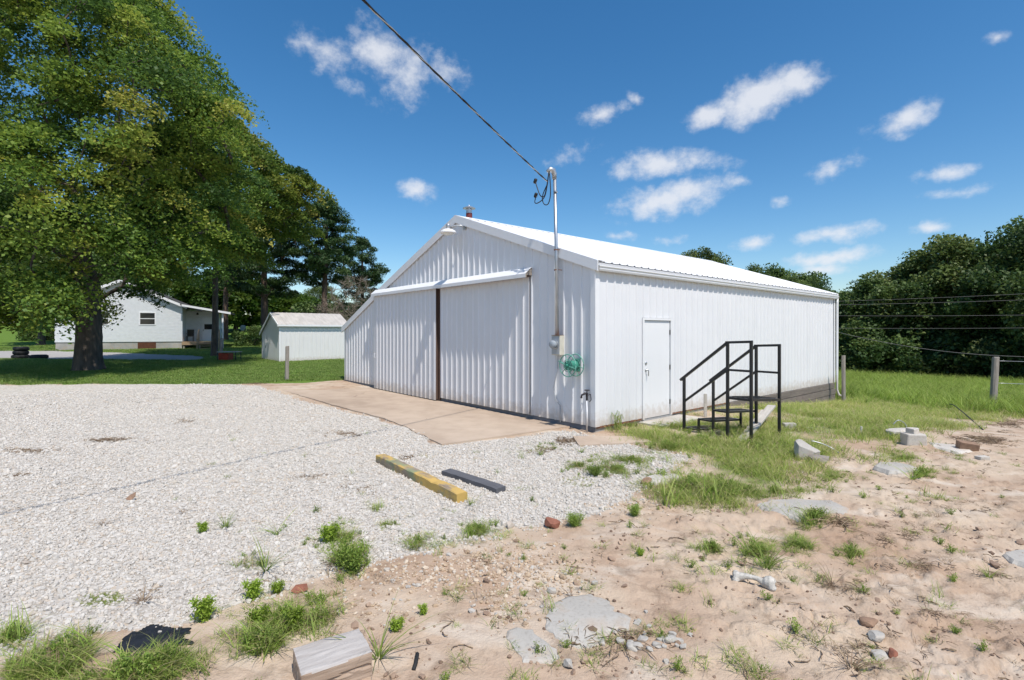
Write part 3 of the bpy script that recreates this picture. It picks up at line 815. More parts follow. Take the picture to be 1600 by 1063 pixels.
mb = MB(); mb.box((-.165, MVv - .13, 1.662), (-.03, MVv + .09, 1.668)); mb.build('rusty_top', M['rust'], box)
mb = MB(); mb.tube([(-.07, MVv + .0, 1.28), (-.05, MVv + .03, 1.0), (-.035, MVv + .16, .62), (-.033, MVv + .1, .4), (-.035, MVv - .02, .3), (-.035, MVv - .03, -.02)], .009, 6); mb.build('ground_wire', M['greybox'], mast, smooth=True)
# drip loops with splices
wb = Matrix.Translation((0, 0, 0))
loops = [[(-.26, MVv + 0.059, 4.82), (-.30, MVv + 0.073, 4.55), (-.30, MVv + 0.145, 4.36), (-.28, MVv + 0.277, 4.40), (-.26, MVv + 0.396, 4.60), (-.25, MVv + 0.449, 4.72)],
         [(-.26, MVv + 0.053, 4.82), (-.32, MVv + 0.053, 4.5), (-.32, MVv + 0.132, 4.32), (-.3, MVv + 0.330, 4.26), (-.28, MVv + 0.436, 4.30), (-.26, MVv + 0.422, 4.42)],
         [(-.25, MVv + 0.053, 4.82), (-.26, MVv + 0.013, 4.4), (-.27, MVv + 0.066, 4.2), (-.27, MVv + 0.185, 4.22), (-.26, MVv + 0.238, 4.38), (-.22, MVv + 0.145, 4.6)]]
def smooth_path(pts, k=5):
    pts = [Vector(p) for p in pts]; out = []
    P_ = [pts[0]] + pts + [pts[-1]]
    for i in range(1, len(P_) - 2):
        for j in range(k):
            t = j / k; a, b, c, d = P_[i - 1], P_[i], P_[i + 1], P_[i + 2]
            out.append(.5 * ((2 * b) + (c - a) * t + (2 * a - 5 * b + 4 * c - d) * t * t + (3 * b - a - 3 * c + d) * t ** 3))
    out.append(pts[-1]); return out
for k, lp in enumerate(loops):
    mb = MB(); mb.tube(smooth_path(lp), .010, 6); mb.build('drip_loop', M['cable'], mast, smooth=True)
for p in ((-.25, MVv + .455, 4.73), (-.26, MVv + .43, 4.44)):
    mb = MB(); mb.lathe([(.02, -.05), (.034, -.03), (.034, .035), (.02, .05)], Matrix.Translation(p) @ Matrix.Rotation(.5, 4, 'X'), 10); mb.build('splice', M['cable'], mast, smooth=True)

# service drop: three twisted wires rising over the camera
def twist(name, A, B, sag, rad, tr, turns, mats, label, cat, n=160):
    root = empty(name, (0, 0, 0)); tag(root, label, cat)
    A = Vector(A); B = Vector(B); d = (B - A).normalized(); s = d.cross(Vector((0, 0, 1))).normalized(); w = s.cross(d)
    for k in range(len(mats)):
        pts = []
        for i in range(n + 1):
            t = i / n; c = A.lerp(B, t) - Vector((0, 0, sag * 4 * t * (1 - t)))
            a = 2 * math.pi * (turns * t + k / len(mats))
            pts.append(c + (s * math.cos(a) + w * math.sin(a)) * tr)
        mb = MB(); mb.tube(pts, rad, 6); mb.build('wire', mats[k], root, smooth=True)
    return root
hook = uvw(-.20, MVv + .16, 4.66)
twist('service_cable', hook, (-9.8, -9.9, 9.0), .4, .0078, .009, 34, [M['cable'], M['cable'], M['galv']], 'twisted black overhead cable running up from the weatherhead across the sky', 'cable')

reel = on_barn('hose_reel', 'green wire hose reel hung on the gable near the corner', 'hose reel')
RV, RZ = .40, 1.11
def ring(c_u, rad, r=.009, n=24):
    return [( c_u, RV + rad * math.cos(2 * math.pi * i / n), RZ + rad * math.sin(2 * math.pi * i / n)) for i in range(n + 1)]
for cu, rad, nm in ((-.30, .205, 'front_wheel'), (-.09, .205, 'rear_wheel')):
    mb = MB(); mb.tube(ring(cu, rad), .010, 6, cap=False); mb.tube(ring(cu, rad * .55), .006, 6, cap=False)
    wheel = mb.build(nm, M['green'], reel, smooth=True)
    for k in range(6):
        a = k * math.pi / 3 + .25
        mb = MB(); mb.tube([(cu - (.01 if cu < -.2 else 0), RV + .05 * math.cos(a), RZ + .05 * math.sin(a)), (cu, RV + rad * math.cos(a), RZ + rad * math.sin(a))], .008, 6); mb.build('spoke', M['green'], wheel)
RXn = Matrix.Rotation(math.radians(90), 4, 'Y')
mb = MB(); mb.lathe([(.09, 0), (.09, .015), (.085, .24), (.09, .24)], Matrix.Translation((-.31, RV, RZ)) @ RXn, 18); mb.build('drum', M['darkgreen'], reel, smooth=False)
mb = MB(); mb.lathe([(.03, 0), (.03, .05)], Matrix.Translation((-.36, RV, RZ)) @ RXn, 10); mb.build('hub', M['darkgreen'], reel)
mb = MB(); mb.tube([(-.35, RV, RZ), (-.36, RV + .12, RZ + .08), (-.42, RV + .12, RZ + .08)], .009, 6); mb.build('crank', M['green'], reel)
mb = MB(); mb.box((-.085, RV - .05, RZ - .12), (-.024, RV + .05, RZ + .12)); mb.build('wall_bracket', M['darkgreen'], reel)

tap = on_barn('yard_tap', 'dark faucet on a white standpipe beside the barn corner', 'faucet')
mb = MB(); mb.tube([(-.075, .13, -.16), (-.075, .13, .50)], .016, 8); mb.build('standpipe', M['trim'], tap, smooth=True)
mb = MB(); mb.tube([(-.075, .13, .48), (-.075, .13, .60), (-.11, .15, .605), (-.16, .18, .575), (-.165, .185, .52)], [.02, .026, .024, .018, .02], 8); mb.build('spout', M['dark'], tap, smooth=True)
mb = MB(); mb.tube([(-.075, .13, .60), (-.075, .13, .66)], .01, 6); mb.tube([(-.075 + .045 * math.cos(t * .6), .13 + .045 * math.sin(t * .6), .665) for t in range(12)], .007, 5)
mb.build('valve_wheel', M['dark'], tap, smooth=True)
mb = MB(); mb.tube([(-.075, .09, .58), (-.09, .03, .60), (-.085, .02, .50), (-.08, .06, .46)], .008, 6); mb.build('vent_pipe', M['dark'], tap, smooth=True)
# ------------------------------------------------------------------ black metal steps
def steps():
    C0 = np.array([3.92, 8.2]); a = np.array([-.60, .80]); w = np.array([.80, .60])
    z0 = zg(*C0)
    root = empty('metal_steps', (C0[0], C0[1], z0))
    tag(root, 'black metal steps with handrails and small landing standing in the grass', 'steps')
    def p(t, s, z): q = a * t + w * s; return (q[0], q[1], z - z0 - .075 * s)
    W = .96
    for nm, s in (('near', 0), ('far', W)):
        gz = lambda t: zg(*(C0 + a * t + w * s)) - .04 + .075 * s
        r = empty('handrail'); r.parent = root
        for t, top in ((0, 1.57), (.41, 1.55), (1.257, .88)):
            mb = MB(); mb.bar(p(t, s, gz(t)), p(t, s, top), .042); mb.build('post', M['black'], r)
        for (A, B) in (((0 - .02, 1.57), (.44, 1.55)), ((.41, 1.55), (1.33, .84))):
            mb = MB(); mb.bar(p(A[0], s, A[1]), p(B[0], s, B[1]), .05, .042); mb.build('top_rail', M['black'], r)
        mb = MB(); mb.bar(p(0.02, s, 1.085), p(.39, s, 1.085), .036); mb.build('mid_rail', M['black'], r)
        mb = MB(); mb.bar(p(.41, s, 1.085), p(1.257, s, .45), .036); mb.build('mid_rail', M['black'], r)
        mb = MB(); mb.bar(p(.02, s, .61), p(.39, s, .61), .04); mb.build('floor_rail', M['black'], r)
    land = empty('landing'); land.parent = root
    for t in (.0, .41):
        mb = MB(); mb.bar(p(t, .02, .615), p(t, W - .02, .615), .04); mb.build('cross_bar', M['black'], land)
    for k in range(4):
        mb = MB(); mb.bar(p(.06 + k * .09, .02, .632), p(.06 + k * .09, W - .02, .632), .012, .03); mb.build('grate_bar', M['black'], land)
    for k, (t, z) in enumerate(((.69, .36), (.97, .165), (1.25, -.03))):
        tr = empty('tread'); tr.parent = root
        for q in (0, .09, .17, .25):
            mb = MB(); mb.bar(p(t - q, .02, z), p(t - q, W - .02, z), .035 if q in (0, .25) else .014, .035); mb.build('tread_bar', M['black'], tr)
        for s in (.02, W - .02):
            mb = MB(); mb.bar(p(t, s, z), p(t - .25, s, z), .03); mb.build('tread_side', M['black'], tr)
            if k < 2:
                mb = MB(); mb.bar(p(t, s, z), p(t, s, max(z - .42, zg(*(C0 + a * t + w * s)) - .03)), .034); mb.build('tread_leg', M['black'], tr)
steps()

# ------------------------------------------------------------------ timbers, blocks, slabs
def timber(name, A, B, wd, ht, mat, label, cat, seed=0, notch=None, sink=.02):
    A = Vector(A); B = Vector(B); d = (B - A); ln = d.length
    rz = math.atan2(d.y, d.x)
    rr = random.Random(seed); n = max(6, int(ln / .09))
    prof = [(-wd / 2, 0), (wd / 2, 0), (wd / 2, ht * .94), (wd / 2 - .012, ht), (-wd / 2 + .012, ht), (-wd / 2, ht * .94)]
    V = []; Fc = []; m = len(prof)
    for i in range(n + 1):
        x = ln * i / n
        for j, (y, z) in enumerate(prof):
            jz = rr.uniform(-.0025, .0025) if z > 0 else 0
            jy = rr.uniform(-.002, .002)
            if notch and abs(x - notch) < .05 and z > 0: jz -= .012
            if i in (0, n): jz -= (.008 if z > 0 else 0)
            V.append((x, y + jy, z + jz))
    for i in range(n):
        for j in range(m): Fc.append((i * m + j, i * m + (j + 1) % m, (i + 1) * m + (j + 1) % m, (i + 1) * m + j))
    Fc += [tuple(range(m)), tuple(n * m + j for j in range(m - 1, -1, -1))]
    mb = MB(); mb.add(V, Fc)
    o = mb.build(name, mat, loc=(A.x, A.y, A.z - sink), rot=(0, -math.atan2(B.z - A.z, ln), rz))
    return tag(o, label, cat)
timber('parking_timber', GP(594, 722), GP(722, 783), .135, .128, M['yellow'], 'long parking timber with worn yellow paint lying on the gravel', 'timber', 2, notch=1.52)
timber('dark_timber', GP(697, 741), GP(783, 768), .15, .085, M['darkwood'], 'short dark grey timber lying on gravel beside the yellow one', 'timber', 5)
def prism_block(name, px, py, size, rz, mat, label, cat, tilt=(0, 0), bev=.008, sink=.02, parent=None, topmat=None, seed=1):
    p = GP(px, py); rr = random.Random(seed)
    mb = MB(); sx, sy, sz = size
    nx, ny, nz = (max(1, int(s / .07)) for s in size)
    mb.box((-sx / 2, -sy / 2, 0), (sx / 2, sy / 2, sz))
    mb.v = [(x + rr.uniform(-.012, .012), y + rr.uniform(-.012, .012), z + rr.uniform(-.008, .008)) for x, y, z in mb.v]
    o = mb.build(name, mat, bevel=bev, loc=(p.x, p.y, p.z - sink), rot=(tilt[0], tilt[1], rz))
    if topmat:
        o.data.materials.append(topmat); o.data.polygons[1].material_index = 1
    return tag(o, label, cat)
# sawn block at the lower edge of the picture
def sawn_block():
    import bmesh
    c = (-.965, 2.69); z = zg(*c)
    bm = bmesh.new(); bmesh.ops.create_cube(bm, size=1)
    bmesh.ops.subdivide_edges(bm, edges=bm.edges[:], cuts=13, use_grid_fill=True)
    sx, sy, sz = .36, .26, .15
    for v in bm.verts:
        x, y, zz = v.co.x * sx, v.co.y * sy, (v.co.z + .5) * sz
        ex = max(abs(v.co.x), abs(v.co.y)) > .499 and v.co.z > .499 or (abs(v.co.x) > .499 and abs(v.co.y) > .499)
        g1 = float(fbm(np.array(y * 60 + 3), np.array(zz * 60 + x * 3), 3)); g2 = float(fbm(np.array(x * 14), np.array(y * 14 + zz * 9), 3))
        k = .006 * g1 + .010 * g2 - (.005 if ex else 0)
        crack = .010 if abs(zz - .075 - .01 * math.sin(x * 18)) < .008 and v.co.y < -.49 else 0
        n = Vector((v.co.x if abs(v.co.x) > .499 else 0, v.co.y if abs(v.co.y) > .499 else 0, v.co.z if abs(v.co.z) > .499 else 0))
        if n.length > 0: n.normalize()
        p = Vector((x, y, zz)) + n * (k - crack)
        if v.co.x > .49: p.x += .012 * g2
        v.co = p
    me = bpy.data.meshes.new('timber_block'); bm.to_mesh(me); bm.free()
    me.materials.append(M['block']); me.materials.append(M['blocktop'])
    for f in me.polygons:
        if f.normal.z > .6 and f.center.z > .125: f.material_index = 1
    o = link('timber_block', me, None, (c[0], c[1], z - .015), (0, 0, math.radians(32)))
    tag(o, 'squat sawn timber block at the bottom edge, weathered on top', 'block')
sawn_block()
# rough broken pieces
def chunk_mesh(name, size, seed, mat, cuts=5, smooth=False):
    import bmesh
    rng = np.random.RandomState(seed)
    bm = bmesh.new(); bmesh.ops.create_icosphere(bm, subdivisions=3, radius=1)
    for v in bm.verts: v.co = Vector([math.copysign(abs(c) ** .55, c) for c in v.co])
    for k in range(cuts):
        nrm = Vector(rng.normal(size=3)).normalized(); dd = rng.uniform(.55, .85)
        for v in bm.verts:
            e = v.co.dot(nrm) - dd
            if e > 0: v.co -= nrm * e
    for v in bm.verts:
        c = v.co; v.co = c * (1 + .10 * float(fbm(np.array(c.x * 3 + seed), np.array(c.y * 3 + c.z * 2), 3)))
        v.co = Vector((v.co.x * size[0] / 2, v.co.y * size[1] / 2, v.co.z * size[2] / 2))
    me = bpy.data.meshes.new(name); bm.to_mesh(me); bm.free(); me.materials.append(mat)
    return me
def chunk(name, px, py, size, seed, mat, label, cat, rz=0, tilt=(0, 0), lift=.35, cuts=5, dz=0):
    p = GP(px, py)
    o = link(name, chunk_mesh(name, size, seed, mat, cuts), None, (p.x, p.y, p.z + size[2] * lift + dz), (tilt[0], tilt[1], rz))
    return tag(o, label, cat)
def slab(name, pxs, thick, mat, label, cat, seed=0, top=.02, dome=.0):
    """broken flat piece whose outline lies on the land"""
    pts = [g3(*q) for q in pxs]
    rng = np.random.RandomState(seed); out = []
    n = len(pts)
    for i in range(n):
        a, b = pts[i], pts[(i + 1) % n]; m = max(2, int(np.hypot(*(b - a)) / .035))
        for j in range(m): out.append(a + (b - a) * j / m + rng.uniform(-.008, .008, 2) + .03 * fbm(np.array(a[0] * 3 + j * .5), np.array(a[1] * 3), 2))
    c = np.mean(out, 0); zc = np.mean([zg(*p) for p in out])
    z1 = max(zg(*p) for p in out) * .5 + zc * .5 + top
    V = []; nn = len(out)
    rings = (1.0, .95, .84, .5, .2)
    for ri, r in enumerate(rings):
        for p in out:
            q = c + (p - c) * r
            gz = zg(*q)
            tz = max(z1, gz + .004) if ri > 1 else gz + top * .6
            z = (gz - .014 if ri == 0 else tz) + dome * (1 - r * r) + .006 * float(fbm(np.array(q[0] * 9), np.array(q[1] * 9), 3))
            V.append((q[0] - c[0], q[1] - c[1], z - zc))
    V.append((0, 0, z1 + dome - zc))
    base = len(V)
    for p in out: V.append((p[0] - c[0] + rng.uniform(-.01, .01), p[1] - c[1] + rng.uniform(-.01, .01), -thick))
    Fc = []
    for ri in range(len(rings) - 1):
        for i in range(nn): Fc.append((ri * nn + i, ri * nn + (i + 1) % nn, (ri + 1) * nn + (i + 1) % nn, (ri + 1) * nn + i))
    k = (len(rings) - 1) * nn
    for i in range(nn): Fc.append((k + i, k + (i + 1) % nn, base - 1))
    for i in range(nn): Fc.append((base + i, base + (i + 1) % nn, (i + 1) % nn, i))
    mb = MB(); mb.add(V, Fc)
    o = mb.build(name, mat, loc=(c[0], c[1], zc))
    import bmesh
    bm = bmesh.new(); bm.from_mesh(o.data); bmesh.ops.recalc_face_normals(bm, faces=bm.faces); bm.to_mesh(o.data); bm.free()
    return tag(o, label, cat)
slab('concrete_slab_piece', [(852, 968), (862, 945), (885, 932), (925, 929), (955, 938), (962, 955), (990, 966), (985, 985), (960, 990), (935, 1012), (900, 1016), (880, 1008), (850, 985)], .06, M['conc'],
     'broad smooth grey concrete slab sunk in the dirt, in front', 'concrete slab', 1, .008, .01)
slab('concrete_slab_piece', [(791, 985), (806, 980), (832, 984), (846, 998), (872, 1017), (878, 1030), (862, 1040), (818, 1039), (802, 1018), (791, 1000)], .05, M['conc'],
     'smaller cracked-off grey slab piece beside the broad smooth slab', 'concrete slab', 2, .006)
slab('concrete_slab_piece', [(1180, 792), (1200, 783), (1250, 782), (1300, 786), (1330, 798), (1322, 808), (1280, 806), (1250, 815), (1215, 806)], .05, M['conc'],
     'pale flat slab half buried where grass meets dirt, dry weeds at its end', 'concrete slab', 3, .012)
slab('concrete_slab_piece', [(1360, 734), (1372, 727), (1400, 727), (1432, 734), (1446, 743), (1420, 744), (1388, 743)], .06, M['conc'],
     'thick pale slab piece lying between two green tufts on the right', 'concrete slab', 4, .028)
slab('concrete_slab_piece', [(1562, 868), (1585, 862), (1640, 862), (1650, 880), (1600, 886), (1578, 880)], .05, M['conc'], 'pale slab cut by the right edge of the picture', 'concrete slab', 6, .014)
slab('concrete_slab_piece', [(1450, 692), (1500, 697), (1522, 706), (1500, 710), (1458, 700)], .04, M['concwhite'], 'thin pale slab strip leading to the brown block', 'concrete slab', 7, .008)
slab('concrete_slab_piece', [(1008, 748), (1030, 742), (1062, 744), (1070, 752), (1040, 757), (1015, 757)], .06, M['concwhite'], 'broken pale slab edge where gravel ends in the grass', 'concrete slab', 8, .04)
chunk('broken_concrete', 1262, 716, (.42, .30, .30), 17, M['conc'], 'jagged broken concrete lump in grass in front of the steps', 'concrete', rz=-.6, tilt=(.15, .3), lift=.3, cuts=12)
chunk('broken_concrete', 1282, 722, (.30, .20, .11), 12, M['oldwood'], 'dark flat broken piece against the jagged concrete lump', 'concrete', rz=-.7, lift=.35)
prism_block('concrete_block', 1428, 696, (.29, .20, .20), math.radians(-12), M['concwhite'], 'white concrete block on the dirt under a small block', 'block', bev=.02, seed=3)
chunk('broken_concrete', 1408, 682, (.55, .26, .13), 14, M['concwhite'], 'flat white slab fragment behind the white concrete block', 'concrete', rz=.2, lift=.45)
o = prism_block('concrete_block', 1430, 684, (.15, .12, .09), .4, M['concwhite'], 'small pale block perched on top of the white concrete block', 'block', bev=.012, seed=4)
o.location = tuple(GP(1428, 696) + Vector((0.0, .03, .175)))
prism_block('brown_block', 1510, 703, (.24, .13, .14), -.35, M['brownblock'], 'brown block tipped on its side on the dirt', 'block', tilt=(.1, .12), seed=5)
prism_block('small_block', 1534, 718, (.15, .09, .07), .1, M['concwhite'], 'small white block lying alone on dirt beyond the brown block', 'block', seed=6)
prism_block('concrete_block', 1234, 672, (.20, .15, .13), -.2, M['conc'], 'grey block in the grass behind the steps', 'block', seed=7)
prism_block('white_scrap', 1263, 670, (.15, .09, .03), .2, M['trim'], 'small white scrap in the grass right of the grey block', 'scrap', bev=.004, seed=8)
chunk('red_stone', 863, 824, (.15, .10, .09), 21, M['brick'], 'reddish triangular stone at the edge of the gravel', 'stone', tilt=(.2, .3), lift=.4)
chunk('tan_stone', 1010, 755, (.14, .10, .10), 22, M['brownblock'], 'dark brown stone under the broken pale slab edge', 'stone', lift=.35)
chunk('tan_stone', 1358, 985, (.11, .06, .045), 23, M['brownblock'], 'tan stone resting on a grey stone in the cracked dirt', 'stone', lift=.6, rz=-.3)
chunk('grey_stone', 1370, 1003, (.10, .08, .04), 24, M['conc'], 'grey stone under the tan stone in the cracked dirt', 'stone', lift=.3)
chunk('grey_stone', 1375, 1030, (.085, .07, .045), 25, M['conc'], 'grey stone next to the small rust-red stone', 'stone', lift=.3)
chunk('red_stone', 1394, 1028, (.045, .06, .045), 26, M['brick'], 'small rust-red stone at lower right in the dirt', 'stone', lift=.35)
chunk('grey_stone', 888, 1046, (.055, .05, .045), 27, M['conc'], 'round grey stone just below the cracked-off slab piece', 'stone', lift=.35)
chunk('grey_stone', 861, 925, (.075, .05, .04), 28, M['conc'], 'pointed grey stone behind the broad smooth slab', 'stone', lift=.3)
chunk('grey_stone', 929, 915, (.055, .04, .04), 29, M['conc'], 'dark grey pebble-sized stone to the right behind the broad slab', 'stone', lift=.3)
rr = random.Random(12)
for k in range(26):                 # crumbled edge of the slab
    px = rr.gauss(1010, 28); py = rr.gauss(1000, 20)
    s = rr.uniform(.03, .075)
    chunk('rubble_piece', px, py, (s, s * .8, s * .6), 40 + k, M['conc'], 'grey crumb of concrete broken from the broad slab', 'rubble', rz=rr.uniform(0, 6), lift=.25)['group'] = 'crumbs beside the broad slab'
# planks behind the steps
for (a, b, lb, k) in (((1158, 692), (1196, 655), 'grey plank lying nearest behind the steps', 1), ((1165, 686), (1206, 661), 'grey plank propped just behind the other plank by the steps', 2)):
    A = GP(*a); B = GP(*b); B.z += .16 * k
    timber('plank', A, B, .14, .04, M['plank'], lb, 'plank', 30 + k, sink=.0)
# small stakes in weeds by the wall
A = GP(1102, 652)
timber_o = MB(); timber_o.box((-.03, -.02, 0), (.03, .02, .5)); tag(timber_o.build('stake', M['plank'], loc=A, bevel=.004), 'short pale stake among the weeds by the barn wall', 'stake')
# bone
def bone():
    p = GP(1178, 915); mb = MB()
    A = GP(1148, 908) - p; B = GP(1207, 922) - p
    pts = []; rs = []
    for t, r, dz in ((-.04, .016, .03), (-.01, .030, .034), (.07, .035, .038), (.16, .030, .04), (.30, .022, .042), (.48, .0165, .046), (.62, .018, .044), (.73, .026, .042), (.82, .042, .044), (.93, .050, .046), (1.01, .042, .044), (1.05, .018, .04)):
        q = A.lerp(B, t); pts.append((q.x, q.y, q.z + dz + (.01 if .2 < t < .7 else 0))); rs.append(r)
    mb.tube(pts, rs, 14)
    for (t, sx, sz, r) in ((.02, .020, .008, .026), (.04, -.030, -.014, .027), (.90, .03, .012, .030), (.99, -.026, -.008, .032), (1.0, .02, .02, .024)):
        q = A.lerp(B, t); n = Vector((-(B - A).y, (B - A).x, 0)).normalized() * sx
        c = q + n + Vector((0, 0, .036 + sz))
        prof = [(.002, -r), (r * .6, -r * .8), (r, 0), (r * .6, r * .8), (.002, r)]
        mb.lathe(prof, Matrix.Translation(c), 10)
    o = mb.build('bone', M['bone'], smooth=True, loc=p)
    rm = o.modifiers.new('fuse', 'REMESH'); rm.mode = 'VOXEL'; rm.voxel_size = .0045; rm.use_smooth_shade = True
    sm = o.modifiers.new('soften', 'SMOOTH'); sm.iterations = 1
    tag(o, 'large white bone with knobbed ends lying on the dirt', 'bone')
bone()
# crumpled black fabric at lower left
def tarp():
    pts = [g3(*q) for q in [(178, 1015), (205, 990), (240, 985), (270, 978), (300, 985), (318, 1000), (300, 1012), (268, 1012), (250, 1030), (215, 1046), (190, 1042)]]
    c = np.mean(pts, 0); n = 26
    xs = np.array([p[0] for p in pts]); ys = np.array([p[1] for p in pts])
    X, Y = np.meshgrid(np.linspace(xs.min(), xs.max(), 44), np.linspace(ys.min(), ys.max(), 30), indexing='ij')
    ins = inside([tuple(p) for p in pts], X + .22 * fbm(X * 9, Y * 9, 4), Y + .22 * fbm(X * 9 + 9, Y * 9, 4))
    Z = H(X, Y) + .008 + .03 * fbm(X * 9, Y * 9 + 5, 4) + .02 * np.abs(fbm(X * 22, Y * 18, 2))
    V = np.stack([X - c[0], Y - c[1], Z - zg(*c)], -1).reshape(-1, 3)
    idx = np.arange(X.size).reshape(X.shape)
    ok = ins[:-1, :-1] & ins[1:, :-1] & ins[1:, 1:] & ins[:-1, 1:]
    q = np.stack([idx[:-1, :-1], idx[1:, :-1], idx[1:, 1:], idx[:-1, 1:]], -1)[ok]
    me = mesh_np('black_fabric', V, [q], M['tarp'], smooth=True)
    o = link('black_fabric', me, None, (c[0], c[1], zg(*c)))
    so = o.modifiers.new('thick', 'SOLIDIFY'); so.thickness = .004
    tag(o, 'crumpled black ground fabric showing through grass at lower left', 'fabric')
tarp()

# ------------------------------------------------------------------ fence posts and wires
def post(px, pyb, pyt, rad, label, tilt=(0, 0), name='fence_post'):
    p = GP(px, pyb); h = (pyb - pyt) / F * p.y
    mb = MB(); rr = random.Random(px)
    n = 12; m = 10; V = []; Fc = []
    for i in range(m + 1):
        for k in range(n):
            a = 2 * math.pi * k / n; r = rad * (1 + .06 * math.sin(k * 2.1 + px) + rr.uniform(-.05, .05)) * (1.05 - .1 * i / m)
            V.append((r * math.cos(a) + tilt[0] * h * i / m, r * math.sin(a) + tilt[1] * h * i / m, -.1 + (h + .1) * i / m + (rr.uniform(-.02, .02) if i == m else 0)))
    for i in range(m):
        for k in range(n): Fc.append((i * n + k, i * n + (k + 1) % n, (i + 1) * n + (k + 1) % n, (i + 1) * n + k))
    Fc.append(tuple(m * n + k for k in range(n)))
    mb.add(V, Fc)
    return tag(mb.build(name, M['oldwoodz'], loc=p), label, 'post'), p, h
pR, pRp, pRh = post(1551, 639, 558, .095, 'stout grey wooden post at the right where grass meets dirt', (.06, 0))
pM, pMp, pMh = post(1318, 630, 556, .055, 'slim weathered post just beyond the far barn corner', (.0, 0))
pL, pLp, pLh = post(448, 594, 541, .07, 'weathered grey post on the lawn in front of the shed', (.02, 0))
M['cablegrey'] = simple('dull_wire', (.13, .13, .13), .6, .2, .1, 6)
def wire(name, pts, r, mat, label, cat):
    mb = MB(); mb.tube(pts, r, 5); o = mb.build(name, mat, smooth=True); return tag(o, label, cat)
def at(px, py, d): return Vector(((px - 800) / F * d, d, EYE - (py - HOR) / F * d))
def sagline(A, B, sag, n=24): return [A.lerp(B, i / n) - Vector((0, 0, sag * 4 * (i / n) * (1 - i / n))) for i in range(n + 1)]
wire('fence_wire', sagline(pRp + Vector((.06, 0, pRh * .5)), pRp + Vector((9, -.6, pRh * .5 - .1)), .05), .008, M['galv'], 'pale wire running right from the stout post at mid height', 'wire')
wire('fence_wire', sagline(pRp + Vector((.07, 0, pRh * .93)), pRp + Vector((9, -.6, pRh * .9)), .06), .006, M['galv'], 'thin wire leaving the top of the stout post', 'wire')
wire('slack_cable', sagline(at(1240, 500, 19.5), at(1560, 556, 18.0), .25) + sagline(at(1560, 556, 18.0), at(1900, 562, 17), .05), .008, M['cablegrey'], 'slack cable dipping from the far barn corner past the stout post', 'cable')
for (ya, yb, lb) in ((474, 458, 'topmost thin power line across the dark trees'), (478, 467, 'second thin power line across the dark trees'), (492, 490, 'third thin power line across the dark trees'), (511, 510, 'lowest thin power line across the dark trees')):
    wire('power_line', sagline(at(1180, ya, 27.0), at(1800, yb - (ya - yb) * .6, 22.0), .1), .007, M['cablegrey'], lb, 'power line')
# arched dark hose and a pale pipe in the grass
A = GP(1478, 640); B = GP(1536, 672)
wire('arched_hose', smooth_path([A, A + Vector((.02, -.03, .14)), A.lerp(B, .25) + Vector((0, 0, .24)), A.lerp(B, .55) + Vector((0, 0, .17)), A.lerp(B, .85) + Vector((0, 0, .06)), B + Vector((0, 0, .005))], 6), .013, M['tyre'], 'dark hose arching out of the grass before the stout post', 'hose')
A = GP(1418, 676)
wire('pale_cable', smooth_path([A, A + Vector((-.03, .02, .14)), A + Vector((-.14, .04, .2)), A + Vector((-.22, .05, .12))], 6), .008, M['galv'], 'short pale cable curling up behind the white concrete block', 'cable')
A = GP(1268, 704)
wire('pale_cable', smooth_path([A + Vector((0, 0, .15)), A + Vector((.12, -.05, .12)), A + Vector((.25, -.1, .06)), A + Vector((.3, -.2, 0.005))], 6), .008, M['galv'], 'pale cable trailing from the jagged concrete lump', 'cable')
A = GP(1345, 678); mb = MB(); mb.tube([A - Vector((0, 0, .05)), A + Vector((.01, 0, .12))], .018, 8); tag(mb.build('pipe_stub', M['trim']), 'white pipe stub standing in the grass left of the block pile', 'pipe')
A = GP(646, 1048); B = GP(652, 1026)
wire('rubber_strip', [A + Vector((0, 0, .004)), A.lerp(B, .4) + Vector((.004, 0, .012)), B + Vector((0, 0, .02))], .012, M['tyre'], 'small black rubber strip on dirt right of the sawn block', 'strip')

